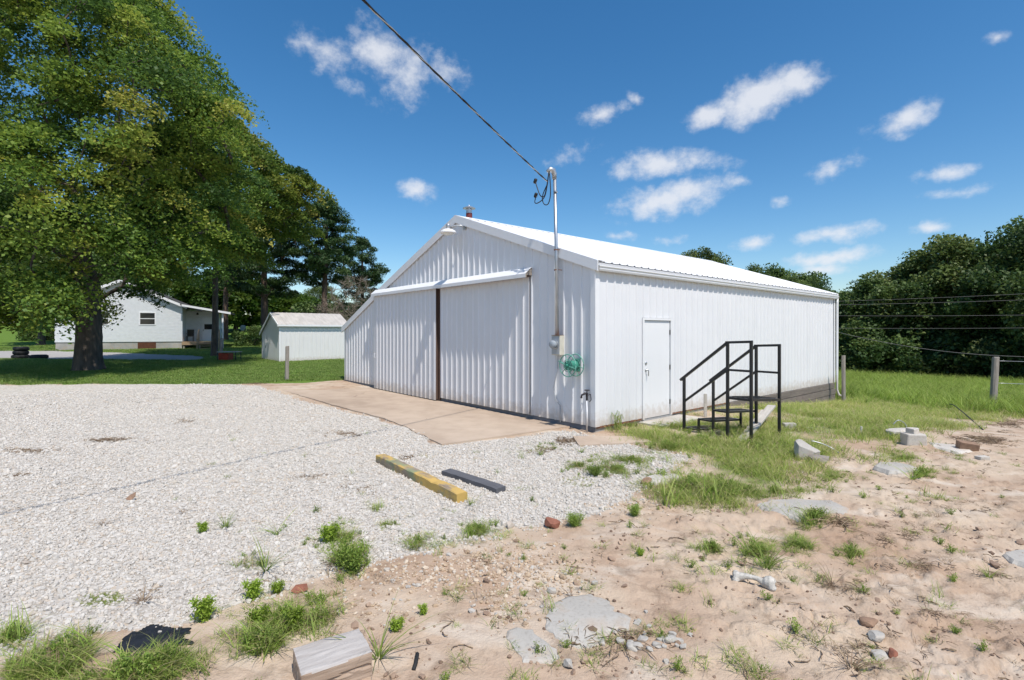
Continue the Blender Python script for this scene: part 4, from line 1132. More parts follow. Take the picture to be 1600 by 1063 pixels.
# ------------------------------------------------------------------ shed
def shed():
    p0 = GP(436.5, 566)
    root = empty('garden_shed', p0, BARN_ROT)
    tag(root, 'small white metal shed with weathered saltbox roof on the lawn', 'shed')
    Ls, Ws = 3.76, 3.55
    ze = lambda v: float(np.interp(v, [-.12, 1.42, Ws + .1], [2.03, 2.72, 1.52]))
    run_sheets('siding_panel', M['white_old'], root, 0.0, Ls, r_place, lambda s: .03, lambda s: 2.02, .012)
    run_sheets('siding_panel', M['white_old'], root, 0.0, Ws, g_place, lambda s: .03, lambda s: ze(s) - .02, .012, extra=(1.42,))
    mb = MB(); mb.prism([(.02, -.1), (Ws - .02, -.1), (Ws - .02, ze(Ws) - .05), (1.42, 2.65), (.02, 2.02)], lambda p, t: (t, p[0], p[1]), .02, Ls - .02); mb.build('hidden_core', M['white_old'], root)  # unseen solid body filling the shed behind its sheets
    for (va, vb) in ((-.14, 1.42), (Ws + .12, 1.42)):
        z0, z1 = ze(va) if va > -.12 else 2.02, 2.72
        s = -.1
        while s < Ls + .08:
            e = min(Ls + .1, s + PW)
            pr = rib_profile(s, e, .012); nn = len(pr)
            mb = MB(); mb.add([(u, va, z0 + o) for u, o in pr] + [(u, vb, z1 + o) for u, o in pr], [(i, i + 1, nn + i + 1, nn + i) for i in range(nn - 1)])
            mb.build('roof_panel', M['rustroof'], root); s = e
    for (va, vb) in ((-.14, 1.42), (1.42, Ws + .12)):
        za = 2.02 if va < 0 else 2.72; zb = 2.72 if va < 0 else ze(Ws + .1)
        mb = MB(); mb.prism([(va, za - .10), (vb, zb - .10), (vb, zb + .015), (va, za + .015)], lambda p, t: (t, p[0], p[1]), -.13, -.10); mb.build('rake_trim', M['trim'], root)
    mb = MB(); mb.box((-.1, -.17, 1.93), (Ls + .1, -.145, 2.025)); mb.build('eave_trim', M['trim'], root)
    mb = MB(); mb.box((-.016, -.018, .02), (.06, -.0135, 2.0)); mb.build('corner_trim', M['trim'], root)
    d = MB(); d.box((-.03, 2.62, .05), (-.014, 3.35, 1.5)); dd = d.build('door', M['white_old'], root)
    mb = MB(); mb.box((-.04, 2.62, .7), (-.031, 2.68, .85)); mb.build('handle', M['dark'], dd)
    mb = MB(); mb.box((-1.0, -.9, -.3), (-.05, .4, -.02)); mb.build('step_slab', M['concwhite'], root)
shed()

# ------------------------------------------------------------------ house behind the maple
M['housewhite'] = simple('lap_siding', (.70, .72, .74), .6, 0, .06, 4)
nt = M['housewhite'].node_tree; bb = nt.nodes['Principled BSDF']
wv = nt.nodes.new('ShaderNodeTexWave'); wv.bands_direction = 'Z'; wv.wave_profile = 'SAW'; wv.inputs['Scale'].default_value = 1.3; tcx = nt.nodes.new('ShaderNodeTexCoord')
nt.links.new(tcx.outputs['Object'], wv.inputs['Vector']); bump(nt, bb, wv.outputs['Fac'], .8, .03)
M['shingle'] = simple('dark_shingle', (.05, .045, .042), .9, 0, .3, 10, .4)
M['deck'] = wood('deck_board', (.22, .14, .08), (.42, .30, .19), 3, 'x')
M['pane'] = simple('dark_pane', (.02, .022, .025), .06, 0, .1, 3)
M['maroon'] = simple('maroon_board', (.09, .03, .012), .8, 0, .3, 8)
M['redpaint'] = simple('red_paint', (.30, .03, .012), .6, 0, .2, 8)
def house():
    y = 41.0; z0 = float(H(-31, y))
    x0, x1 = (85 - 800) / F * y, (285 - 800) / F * y
    rot = math.radians(25); Wd = 8.1; x0 = x1 - math.cos(rot) * Wd; yl = y - math.sin(rot) * Wd
    root = empty('white_house', (x0, yl, z0), rot); tag(root, 'white gabled house with side porch behind the big maple', 'house')
    W_ = Wd; fz = .62; ez = 3.5; rz = 5.35; dp = 11
    mb = MB(); mb.prism([(0, fz), (W_, fz), (W_, ez), (W_ / 2, rz), (0, ez)], lambda p, t: (p[0], t, p[1]), 0, dp); mb.build('wall', M['housewhite'], root)
    mb = MB(); mb.box((.04, .05, -.5), (W_ - .04, dp, fz - .002)); fo = mb.build('foundation', M['found'], root)
    mb = MB(); mb.box((W_ - 3.0, .02, .02), (W_ - 1.8, .049, fz - .05)); mb.build('crawl_hatch', M['maroon'], fo)
    sl_ = (rz - ez) / (W_ / 2)
    for s in (-1, 1):
        mb = MB(); c = W_ / 2; e = W_ / 2 + .35
        mb.prism([(c, rz + .02), (c + s * e, rz + .02 - e * sl_), (c + s * e, rz + .16 - e * sl_), (c, rz + .16)], lambda p, t: (p[0], t, p[1]), -.3, dp + .3)
        rf = mb.build('roof', M['shingle'], root)
        mb = MB(); mb.prism([(c, rz - .06), (c + s * e, rz - .06 - e * sl_), (c + s * e, rz + .15 - e * sl_), (c, rz + .15)], lambda p, t: (p[0], t, p[1]), -.34, -.302); mb.build('fascia', M['trim'], rf)
    for wx in (W_ - 2.9, 2.2):
        w = empty('window'); w.parent = root
        mb = MB(); mb.box((wx, -.03, 1.95), (wx + 1.1, .02, 3.0)); mb.build('window_frame', M['trim'], w)
        for k in range(2):
            mb = MB(); mb.box((wx + .07, -.036, 2.02 + k * .48), (wx + 1.03, -.031, 2.44 + k * .48)); mb.build('pane', M['pane'], w)
    # porch
    pw = 2.75; px0 = W_; by = 1.7
    mb = MB(); mb.box((px0 + .01, by, fz), (px0 + pw - .3, by + 2, 3.2)); mb.build('porch_wall', M['housewhite'], root)
    nb = 10
    for k in range(nb):
        mb = MB(); mb.box((px0 + .01, -.4 + k * .21, fz - .07), (px0 + pw, -.4 + k * .21 + .2, fz - .02)); mb.build('deck_board', M['deck'], root)
    mb = MB(); mb.box((px0 + .01, -.44, fz - .28), (px0 + pw, -.405, fz - .02)); mb.build('deck_fascia', M['deck'], root)
    for xx in (.1, 1.2, 2.4, pw - .1):
        mb = MB(); mb.box((px0 + xx, -.38, -.3), (px0 + xx + .1, -.28, fz - .08)); mb.build('deck_post', M['oldwoodz'], root)
    mb = MB(); mb.prism([(px0 - .05, 3.55), (px0 + pw + .75, 2.92), (px0 + pw + .75, 3.06), (px0 - .05, 3.69)], lambda p, t: (p[0], t, p[1]), -.7, by + 2.2); pr_ = mb.build('porch_roof', M['shingle'], root)
    mb = MB(); mb.prism([(px0 + .05, 3.48), (px0 + pw + .76, 2.87), (px0 + pw + .76, 3.04), (px0 + .05, 3.64)], lambda p, t: (p[0], t, p[1]), -.74, -.705); mb.build('fascia', M['trim'], pr_)
    mb = MB(); mb.box((px0 + pw + .1, -.5, .0), (px0 + pw + .22, -.38, 3.0)); mb.build('porch_post', M['trim'], root)
    mb = MB(); mb.box((px0 + pw - .28, -.2, .6), (px0 + pw - .16, -.08, 3.1)); mb.build('porch_post', M['dark'], root)
    d = empty('door'); d.parent = root; dx = px0 + 1.2
    mb = MB(); mb.box((dx, by - .05, fz), (dx + .92, by - .002, fz + 2.03)); mb.build('door_leaf', M['trim'], d)
    mb = MB(); mb.box((dx + .15, by - .06, fz + 1.0), (dx + .77, by - .051, fz + 1.45)); mb.build('pane', M['pane'], d)
    mb = MB(); mb.box((dx + .05, by - .09, fz + .9), (dx + .1, by - .051, fz + .98)); mb.build('handle', M['dark'], d)
    mb = MB(); mb.lathe([(.07, 0), (.09, .1), (.05, .2)], Matrix.Translation((px0 + .85, by - .1, 2.85)), 10); mb.build('porch_light', M['dark'], root)
    st = empty('porch_stairs'); st.parent = root
    for k in range(3):
        mb = MB(); mb.box((px0 + 1.25, -.75 - .28 * k, fz - .22 - .18 * k), (px0 + 2.5, -.47 - .28 * k, fz - .17 - .18 * k)); mb.build('step', M['deck'], st)
    for xx in (px0 + 1.15, px0 + 2.62):
        mb = MB(); mb.box((xx, -1.4, -.2), (xx + .1, -1.3, .85)); mb.build('newel', M['deck'], st)
        mb = MB(); mb.bar((xx + .05, -1.4, .80), (xx + .05, -.45, 1.55), .09, .14); mb.build('hand_rail', M['deck'], st)
        mb = MB(); mb.box((xx, -.5, fz - .3), (xx + .1, -.41, 1.55)); mb.build('newel', M['deck'], st)
    # chair on the porch
    ch = empty('porch_chair', Matrix.Rotation(rot, 3, 'Z') @ Vector((px0 + .45, .7, 0)) + Vector((x0, yl, z0 + fz - .02)), rot); tag(ch, 'black metal chair standing on the house porch', 'chair')
    mb = MB(); mb.box((-.25, -.25, .42), (.25, .25, .46)); mb.build('seat', M['black'], ch)
    mb = MB(); mb.box((-.25, .21, .46), (.25, .25, 1.0)); mb.build('backrest', M['black'], ch)
    for sx in (-.23, .23):
        for sy in (-.23, .23):
            mb = MB(); mb.bar((sx, sy, 0), (sx, sy, .42), .035); mb.build('leg', M['black'], ch)
        mb = MB(); mb.bar((sx, -.25, .66), (sx, .22, .66), .04); mb.build('arm', M['black'], ch)
house()
# things in the yard
p = GP(344, 562); mb = MB(); mb.tube([p - Vector((0, 0, .1)), p + Vector((.05, 0, .6)), p + Vector((.12, 0, 1.25))], [.11, .1, .085], 10)
tag(mb.build('stump_post', M['oldwoodz'], smooth=True), 'short leaning grey post beside the red box near the porch', 'post')
p = GP(353, 563); rb = empty('yard_table', p); tag(rb, 'small green topped table over a red box on the lawn by the porch', 'table')
mb = MB(); mb.box((-.28, -.25, 0), (.28, .25, .42)); mb.build('red_box', M['redpaint'], rb, bevel=.01)
mb = MB(); mb.box((-.35, -.3, .47), (.75, .3, .51)); mb.build('table_top', M['greybox'], rb)
for (sx, sy) in ((-.32, -.27), (-.32, .27), (.7, -.27), (.7, .27)):
    mb = MB(); mb.bar((sx, sy, 0), (sx, sy, .47), .04); mb.build('leg', M['dark'], rb)
for px, py, r, n, lb in ((32, 561, .36, 3, 'stack of dark tyres on the lawn at the left edge'), (61, 561, .42, 1, 'single dark tyre lying beside the tyre stack')):
    p = GP(px, py); t = empty('tyre_stack' if n > 1 else 'tyre', p); tag(t, lb, 'tyre')
    for k in range(n):
        mb = MB(); rr_ = r * (1.12 if k == 0 and n > 1 else 1)
        mb.lathe([(rr_ * .55, .02), (rr_ * .8, 0), (rr_, .05), (rr_ * 1.02, .12), (rr_, .19), (rr_ * .8, .24), (rr_ * .55, .22)], Matrix.Translation((.02 * k, 0, .235 * k)), 20); mb.build('tyre_ring', M['tyre'], t, smooth=True)
p = GP(92, 549); mb = MB(); mb.tube([p, p + Vector((0, 0, .5)), p + Vector((.12, 0, 1.1)), p + Vector((.3, .1, 1.3))], [.16, .13, .11, .06], 10); tag(mb.build('dark_stump', M['bark'], smooth=True), 'dark knotted stump at the left corner of the house', 'stump')
p = GP(380, 534); mb = MB(); mb.tube([p, p + Vector((0, 0, 1.3))], .04, 6); s = mb.build('yard_sign', M['dark']); tag(s, 'small round pale sign on a stake on the far lawn', 'sign')
mb = MB(); mb.lathe([(.01, -.02), (.3, -.02), (.3, .02), (.01, .02)], Matrix.Translation(p + Vector((0, -.06, 1.45))) @ R90, 16); mb.build('sign_disc', M['galv'], s)
# ------------------------------------------------------------------ trees
def leaves_np(C, size, up_bias, rng, tint, elong=1.5, fold=.25):
    """diamond leaves; C centres (N,3), size (N,), tint (N,) -> verts, quads, tint per vertex"""
    n = len(C)
    nr = rng.normal(size=(n, 3)); nr[:, 2] = np.abs(nr[:, 2]) + up_bias
    nr /= np.linalg.norm(nr, axis=1, keepdims=True)
    t = rng.normal(size=(n, 3)); t[:, 2] -= .6
    t -= nr * np.sum(t * nr, 1, keepdims=True); t /= np.linalg.norm(t, axis=1, keepdims=True) + 1e-9
    b = np.cross(nr, t); s = size[:, None]
    V = np.stack([C - t * s * elong * .5, C + b * s * .5 + nr * s * fold * .4, C + t * s * elong * .5 - nr * s * .15, C - b * s * .5 + nr * s * fold * .4], 1).reshape(-1, 3)
    q = np.arange(4 * n).reshape(n, 4)
    tn = np.repeat(np.clip(tint, 0, 1), 4)
    return V, q, np.stack([tn, tn, tn], -1)
def edges_np(A, B, ra, rb, k=6):
    """tapered tube pieces for many edges at once"""
    d = B - A; ln = np.linalg.norm(d, axis=1, keepdims=True) + 1e-9; d = d / ln
    ref = np.where(np.abs(d[:, 2:3]) > .9, np.array([[1., 0, 0]]), np.array([[0, 0, 1.]]))
    x = np.cross(d, ref); x /= np.linalg.norm(x, axis=1, keepdims=True) + 1e-9; y = np.cross(d, x)
    ang = 2 * np.pi * np.arange(k) / k
    circ = x[:, None] * np.cos(ang)[None, :, None] + y[:, None] * np.sin(ang)[None, :, None]
    A = A - d * ra[:, None] * .5
    V = np.concatenate([A[:, None] + circ * ra[:, None, None], B[:, None] + circ * rb[:, None, None]], 1).reshape(-1, 3)
    n = len(A); base = (np.arange(n) * 2 * k)[:, None]
    i = np.arange(k)[None]
    q = np.stack([base + i, base + (i + 1) % k, base + k + (i + 1) % k, base + k + i], -1).reshape(-1, 4)
    return V, q
def skeleton(trunk, clusters, rng, r_tip=.018, step=.9, rmax=.4, power=2.35, arch=.12):
    pos = [np.array(p, float) for p in trunk]; par = [-1] + list(range(len(trunk) - 1))
    order = np.argsort(np.linalg.norm(clusters - np.array(trunk[len(trunk) // 2]), axis=1))
    for ci in order:
        c = clusters[ci]
        Pn = np.array(pos)
        d = np.linalg.norm(Pn - c, axis=1) + np.clip(Pn[:, 2] - c[2] + .3, 0, None) * 1.1
        d[0] += 5
        j = int(np.argmin(d)); a = pos[j]; ln = np.linalg.norm(c - a)
        m = max(1, int(math.ceil(ln / step))); prev = j
        for k in range(1, m + 1):
            t = k / m
            p = a + (c - a) * t + np.array([0, 0, arch * ln * math.sin(math.pi * t)])
            if k < m: p = p + rng.normal(size=3) * .06 * min(ln, 2)
            pos.append(p); par.append(prev); prev = len(pos) - 1
    n = len(pos); acc = np.zeros(n); childs = np.zeros(n, int)
    for i in range(n):
        if par[i] >= 0: childs[par[i]] += 1
    for i in range(n - 1, -1, -1):
        if childs[i] == 0: acc[i] = r_tip ** power
        if par[i] >= 0: acc[par[i]] += acc[i]
    # children were appended after parents so one reverse pass is enough
    rad = np.minimum(acc ** (1 / power), rmax)
    pos = np.array(pos); par = np.array(par); e = np.arange(1, n)
    return pos, par, rad, e
def tree(name, label, loc, rz, trunk_pts, trunk_r, clusters, crad, nleaf, lsize, leafm, barkm, seed, tint_fn, group=None, flat=.55, up=.5, elong=1.5, cat='tree', r_tip=.018, rmax=.3, flare=1.5, build=True, drop=0.0, step=.9, arch=.12, spray=0.0):
    rng = np.random.RandomState(seed)
    pos, par, rad, e = skeleton(trunk_pts, clusters, rng, r_tip, step, rmax, arch=arch)
    nt_ = len(trunk_pts)
    tr = np.interp(np.linspace(0, 1, nt_), np.linspace(0, 1, len(trunk_r)), trunk_r)
    rad[:nt_] = np.maximum(tr, rad[:nt_] * .0)
    lim = np.ones(len(pos)) * 9
    V1, q1 = edges_np(pos[par[e]], pos[e], np.minimum(rad[par[e]], np.maximum(rad[e] * 1.35, .02)), rad[e], 6)
    # trunk as its own lofted skin with root flare and bark furrows
    k = 20; ts = np.linspace(0, nt_ - 1, 26); tp = np.array(trunk_pts)
    VV = []
    for t in ts:
        c = np.array([np.interp(t, range(nt_), tp[:, i]) for i in range(3)]); r = np.interp(t, range(nt_), tr)
        hh = c[2] - tp[0][2]
        f = 1 + (flare - 1) * math.exp(-max(hh, 0) / .35)
        for j in range(k):
            a = 2 * math.pi * j / k
            rr = r * f * (1 + .07 * math.sin(5 * a + seed + hh * .6) + .05 * math.sin(9 * a + hh * 2.1) + (f - 1) * .5 * math.sin(4 * a + seed) + rng.uniform(-.03, .03))
            VV.append(c + np.array([math.cos(a) * rr, math.sin(a) * rr, 0]))
    VV = np.array(VV); q2 = []
    for i in range(len(ts) - 1):
        for j in range(k): q2.append((i * k + j, i * k + (j + 1) % k, (i + 1) * k + (j + 1) % k, (i + 1) * k + j))
    q2 = np.array(q2) + len(V1)
    tm = mesh_np('trunk', np.concatenate([V1, VV]), [np.concatenate([q1, q2])], barkm, smooth=True)
    # leaves
    n = len(clusters) * nleaf
    ci = np.repeat(np.arange(len(clusters)), nleaf)
    g = rng.normal(size=(n, 3)); g /= np.linalg.norm(g, axis=1, keepdims=True); g *= (rng.rand(n, 1) ** .45)
    cr = (crad * rng.uniform(.7, 1.3, len(clusters)))[ci][:, None]
    g = g * cr * np.array([1, 1, flat])
    rad_d = clusters[:, :2] / (np.linalg.norm(clusters[:, :2], axis=1, keepdims=True) + 1e-6)
    along = np.sum(g[:, :2] * rad_d[ci], 1, keepdims=True)
    g[:, :2] += rad_d[ci] * along * spray
    Cn = clusters[ci] + g
    g = g / cr
    Cn[:, 2] -= spray * .55 * np.clip(along[:, 0], -.2, None)
    hr = np.linalg.norm((g * cr)[:, :2], axis=1)
    Cn[:, 2] -= drop * hr * hr / np.maximum(cr[:, 0], .1)
    sz = lsize * rng.uniform(.6, 1.3, n)
    ct = tint_fn(rng, clusters)
    tint = ct[ci] + rng.normal(size=n) * .11
    V, q, tn = leaves_np(Cn, sz, up, rng, tint, elong)
    cm = mesh_np('crown', V, [q], leafm, tn)
    root = empty(name, loc, rz); tag(root, label, cat, group)
    link('trunk', tm, root); link('crown', cm, root)
    return root
def copy_tree(root, loc, rz, s, label, group):
    r = root.copy(); COL.objects.link(r); r.location = loc; r.rotation_euler = (0, 0, rz); r.scale = s
    r['label'] = label
    if group: r['group'] = group
    for ch in root.children:
        c = ch.copy(); COL.objects.link(c); c.parent = r
    return r
def shell(rng, n, prof, ang_noise=.18, seed=0, inner=.45, cx=0, cy=0):
    """cluster centres inside a crown whose radius by height is prof [(z, r)...]"""
    zs = np.array([p[0] for p in prof]); rs = np.array([p[1] for p in prof])
    zz = np.linspace(zs[0], zs[-1], 200); w = np.interp(zz, zs, rs) + .25; cdf = np.cumsum(w); cdf /= cdf[-1]
    z = np.interp(rng.rand(n), cdf, zz)
    a = rng.rand(n) * 2 * np.pi
    R = np.interp(z, zs, rs)
    bumpy = 1 + ang_noise * (np.sin(3 * a + z * .7 + seed) + .7 * np.sin(5 * a - z * 1.1 + 2 * seed) + .6 * np.sin(2.3 * z + seed + a))
    rr = R * np.clip(bumpy, .55, 1.35) * (inner + (1 - inner) * rng.rand(n) ** .5)
    return np.stack([rr * np.cos(a) + cx, rr * np.sin(a) + cy, z], -1)

# the big maple
rng = np.random.RandomState(21)
base = GP(137, 579)
prof = [(2.4, 4.2), (3.4, 5.0), (5, 5.6), (8, 6.1), (10.8, 6.3), (12, 6.1), (13.4, 5.5), (14.6, 4.7), (16.2, 3.3), (17.8, 1.7), (18.4, .5)]
cl = shell(rng, 600, prof, .12, 1.3, .46)
# open under the crown: trunk and house gable stay in view
wy_ = base.y + cl[:, 1]; cpx = 800 + (base.x + cl[:, 0]) / wy_ * F; cpy = HOR - (base.z + cl[:, 2] - .5 - EYE) / wy_ * F
rnd = rng.rand(len(cl))
keep = ~((cpx > 238) & (cpy > 455)) & ~((cpx > 300) & (cpy > 425)) & ~((cpx > 100) & (cpx < 172) & (cpy > 440) & (cl[:, 1] < 1.0))
keep &= ~((cpx >= 160) & (cpx <= 238) & (cpy > 475) & (rnd < .5)) & ~((cpx < 110) & (cpy > 490) & (rnd < .7)) & (cpy < 530)
cl = cl[keep]
# drooping boughs in front of the house and at the left
for (dx, dy, z) in [(1.5, -3.8, 3.4), (1.9, -3.6, 2.9), (2.3, -3.9, 2.4), (1.2, -3.3, 3.0), (.9, -3.0, 2.4), (2.2, -3.0, 3.3), (-1.4, -3.2, 2.8), (-1.8, -2.8, 2.2), (-1.0, -3.1, 3.4), (-2.6, -3, 3), (-1.2, -2.2, 2.3)]:
    cl = np.concatenate([cl, np.array([[dx, dy, z]])])
trunk = [(0, 0, -.15), (.02, 0, 1.0), (.0, .05, 2.2), (-.08, .1, 3.6), (-.3, .15, 4.8), (-.7, .3, 6.2)]
mt = lambda r, c: np.clip(.36 + .24 * r.normal(size=len(c)), 0, 1)
tree('maple_tree', 'huge green maple with yellowing tips standing on the lawn at left', base, 0, trunk, [.50, .46, .45, .42, .34, .2], cl, .84, 370, .105, M['maple'], M['bark'], 3, mt,
     flat=.5, up=.55, elong=1.35, rmax=.26, flare=1.35, drop=.3, spray=.75)

# second maple behind the house
rng = np.random.RandomState(8)
prof = [(6.6, 2.6), (8.2, 4.8), (10.2, 5.7), (12, 5.2), (13.4, 3.9), (14.6, 2.0), (15.2, .6)]
cl = shell(rng, 300, prof, .12, .4, .42)
trunk = [(0, 0, -.2), (.03, 0, 2), (.06, 0, 4.5), (.12, 0, 7), (.1, .1, 9.5), (0, 0, 12)]
b2 = GP(335, 557)
mt2 = lambda r, c: np.clip(.50 + .2 * r.normal(size=len(c)), 0, 1)
tree('maple_tree', 'slim-trunked yellow-green maple standing in front of the house porch', b2, 0, trunk, [.19, .165, .15, .135, .09, .03], cl, .8, 290, .13, M['maple'], M['bark'], 9, mt2, flat=.5, rmax=.22, drop=.3, spray=.6)

# pines
def pine(px, d, htop, base_r, seed, label, spread, zlow, lean=0, n=34, name='pine_tree'):
    rng = np.random.RandomState(seed)
    x = (px - 800) / F * d; p = Vector((x, d, float(H(x, d))))
    h = EYE + (HOR - htop) / F * d - p.z
    cl = []
    for i in range(n):
        t = (i + rng.rand()) / n; z = zlow + (h - zlow) * t ** .9
        R = spread * (math.sin(math.pi * min(1, (.18 + .86 * t))) ** .7) * rng.uniform(.45, 1.1)
        a = i * 2.4 + rng.uniform(-.4, .4)
        m = max(1, int(R / .8))
        for k in range(m):
            f = (k + 1) / m
            if f < .4 and rng.rand() < .6: continue
            cl.append((R * f * math.cos(a) + rng.normal() * .28, R * f * math.sin(a) + rng.normal() * .28, z + .25 * f * R * .35 + rng.normal() * .12))
            if f > .6 and rng.rand() < .8: cl.append((R * f * math.cos(a + .35) + rng.normal() * .2, R * f * math.sin(a + .35), z + .2 * f * R * .35 + rng.normal() * .1))
    cl.append((lean, 0, h - .3)); cl.append((lean + .3, .2, h - .8)); cl.append((lean - .4, -.2, h - 1.0))
    cl = np.array(cl)
    trunk = [(0, 0, -.2), (.1 * lean, 0, h * .25), (.35 * lean, 0, h * .5), (.7 * lean, 0, h * .75), (lean, 0, h * .97)]
    return tree(name, label, p, 0, trunk, [base_r, base_r * .85, base_r * .65, base_r * .38, .06], cl, .8, 190, .085, M['pine'], M['pinebark'], seed, lambda r, c: np.clip(.45 + .25 * r.normal(size=len(c)), 0, 1),
                flat=.5, up=.2, elong=4.2, r_tip=.022, rmax=.17, flare=1.15, arch=.05, step=.8)
pine(506, 51, 312, .34, 31, 'tall dark pine with rounded top, nearest the barn gable', 3.3, 6.0, .4, 58)
pine(414, 50, 300, .36, 32, 'tall dark pine with bare lower trunk behind the small shed', 4.8, 4.6, -.3, 54)
pine(352, 55, 330, .30, 33, 'dark pine half hidden behind the slim-trunked maple', 3.4, 5.4, .2, 26)
pine(566, 60, 372, .28, 34, 'lower dark evergreen sloping down behind the barn roof', 3.0, 1.5, .0, 44, name='evergreen_tree')

# general woodland trees: a few built, the rest copied
def broad(name, label, loc, rz, h, R, seed, leafm, n=150, nl=110, ls=.26, low=.12, group=None, crad=1.1, tint=.4):
    rng = np.random.RandomState(seed)
    prof = [(h * low, R * .55), (h * (low + .12), R * .85), (h * .45, R), (h * .62, R * .95), (h * .78, R * .75), (h * .9, R * .45), (h * .98, R * .12)]
    cl = shell(rng, n, prof, .2, seed, .55)
    trunk = [(0, 0, -.3), (.1, 0, h * .2), (.1, .1, h * .4), (0, 0, h * .6), (0, 0, h * .85)]
    return tree(name, label, loc, rz, trunk, [.22 + .012 * h, .2, .16, .1, .04], cl, crad, nl, ls, leafm, M['bark'], seed,
                lambda r, c: np.clip(tint + .22 * r.normal(size=len(c)), 0, 1), group, rmax=.14, flat=.7, drop=.2)
GRP = 'trees along the far edge of the field'
def on(x, y): return Vector((x, y, float(H(x, y)) - .05))
def pxat(px, d): return (px - 800) / F * d
W1 = broad('woodland_tree', 'tallest dark tree, cut by the right edge of the picture', on(pxat(1612, 33), 33), 0, 10.8, 4.6, 51, M['wood_leaf'], 125, 310, .165, .06, crad=1.15)
W2 = broad('woodland_tree', 'rounded dark tree in the middle of the tree line at right', on(pxat(1495, 37), 37), 0, 10.2, 4.4, 52, M['olive_leaf'], 115, 310, .165, .06, crad=1.15)
W3 = broad('woodland_tree', 'broad dark tree right of the far barn corner in the tree line', on(pxat(1385, 39), 39), 0, 7.6, 4.0, 53, M['wood_leaf'], 105, 310, .165, .05, crad=1.15)
src = [W1, W2, W3]; rr = random.Random(4)
spec = [(1440, 41, 9.2, 1, 'dark tree between the rounded one and the broad one'), (1552, 38, 10.4, 2, 'dark tree in front of the tallest one at right'), (1335, 44, 8.2, 0, 'first dark tree beyond the far barn corner'),
        (1290, 50, 8.0, 2, 'tree showing low over the far end of the barn roof'), (1232, 58, 8.8, 1, 'tree over the barn roof, left of its far eave'), (1170, 66, 9.8, 0, 'rounded tree top over the middle of the barn roof'),
        (1205, 70, 9.5, 2, 'low tree top over the barn roof right of the rounded one'), (1262, 62, 8.5, 0, 'low tree top over the far third of the barn roof'),
        (1098, 70, 11.2, 1, 'small dark tree top standing alone over the barn roof')]
hts = {0: 10.8, 1: 10.2, 2: 7.6}
def tree_h(py, d, z): return EYE + (HOR - py) / F * d - z
tops = {1440: 398, 1552: 378, 1335: 458, 1290: 447, 1232: 432, 1170: 410, 1205: 414, 1262: 432, 1098: 387}
for (px, d, h, k, lb) in spec:
    p = on(pxat(px, d), d); hh = tree_h(tops[px], d, p.z); s = hh / hts[k]
    copy_tree(src[k], p, rr.uniform(0, 6), (s * rr.uniform(.9, 1.1) * (1.0 if px != 1098 else .72), s * (1.0 if px != 1098 else .72), s), lb, GRP)
for k, (px, d, s) in enumerate([(1655, 30, .95), (1720, 32, 1.0), (1800, 34, 1.1), (1340, 52, .6), (1420, 50, .78), (1500, 48, .9), (1580, 46, 1.05), (1255, 64, .72)]):
    copy_tree(src[k % 3], on(pxat(px, d), d), rr.uniform(0, 6), (s, s, s), 'shaded tree standing behind the front row of the tree line', GRP)
for o in src: o['group'] = GRP
# low brush at the foot of the tree line
S1 = broad('brush', 'low leafy brush at the foot of the tree line', on(pxat(1350, 36.5), 36.5), 0, 2.6, 2.4, 61, M['wood_leaf'], 60, 160, .15, .02, 'brush under the tree line', .7)
for px, d, s in [(1390, 36, 1.1), (1440, 35.5, .9), (1490, 34.5, 1.15), (1545, 33, 1.0), (1590, 31, 1.0), (1640, 30, 1.2), (1320, 40, 1.2), (1700, 29, 1.2), (1415, 38, 1.5), (1470, 38, 1.5), (1530, 36, 1.5), (1365, 40, 1.4)]:
    copy_tree(S1, on(pxat(px, d), d), rr.uniform(0, 6), (s, s, s), 'low leafy brush at the foot of the tree line', 'brush under the tree line')
# trees behind the house
B1 = broad('lawn_tree', 'bright yellow-green tree on the far lawn right of the porch', on(pxat(368, 72), 72), 0, 9.0, 4.2, 71, M['bright_leaf'], 120, 110, .33, .1, crad=1.3)
copy_tree(B1, on(pxat(322, 66), 66), 2, (.9, .9, .85), 'bright tree behind the porch roof', None)
copy_tree(B1, on(pxat(455, 84), 84), 4, (1, 1, .66), 'low bright tree seen between the two tall pines', None)
copy_tree(S1, on(pxat(396, 46), 46), 1, (.62, .62, .7), 'small bush growing against the back of the shed', None)['category'] = 'bush'
copy_tree(S1, on(pxat(72, 52), 52), 1, (.8, .8, .9), 'bush growing at the left corner of the house', None)['category'] = 'bush'
copy_tree(S1, on(pxat(580, 62), 62), 3, (1.6, 1.6, 1.7), 'bush showing just over the low eave of the barn', None)['category'] = 'bush'
copy_tree(S1, on(pxat(505, 62), 62), 3, (1.5, 1.5, 1.8), 'bush behind the shed roof under the pines', None)['category'] = 'bush'
for k, (px, d, hpy) in enumerate([(-30, 96, 300), (42, 108, 290), (110, 100, 330), (180, 92, 350), (250, 96, 400), (300, 104, 455), (420, 112, 440), (500, 110, 445)]):
    p = on(pxat(px, d), d); h = tree_h(hpy, d, p.z); s = h / hts[k % 3]
    lbs = ['dark shade tree at the left edge far behind the lawn', 'dark shade tree second from the left edge far behind the lawn', 'dark tree far behind the left end of the house', 'dark tree far behind the house gable', 'dark tree far behind the middle of the house roof', 'dark tree far behind the porch', 'distant low tree behind the shed', 'distant low tree under the pine nearest the barn']
    copy_tree(src[k % 3], p, k * 1.3, (s, s, s), lbs[k], 'trees far behind the house')
rng = np.random.RandomState(2)
p = on(pxat(64, 46), 46)
broad('lawn_tree', 'slim dark tree on the lawn left of the house', p, 0, 9, 3.0, 77, M['wood_leaf'], 70, 100, .25, .35)
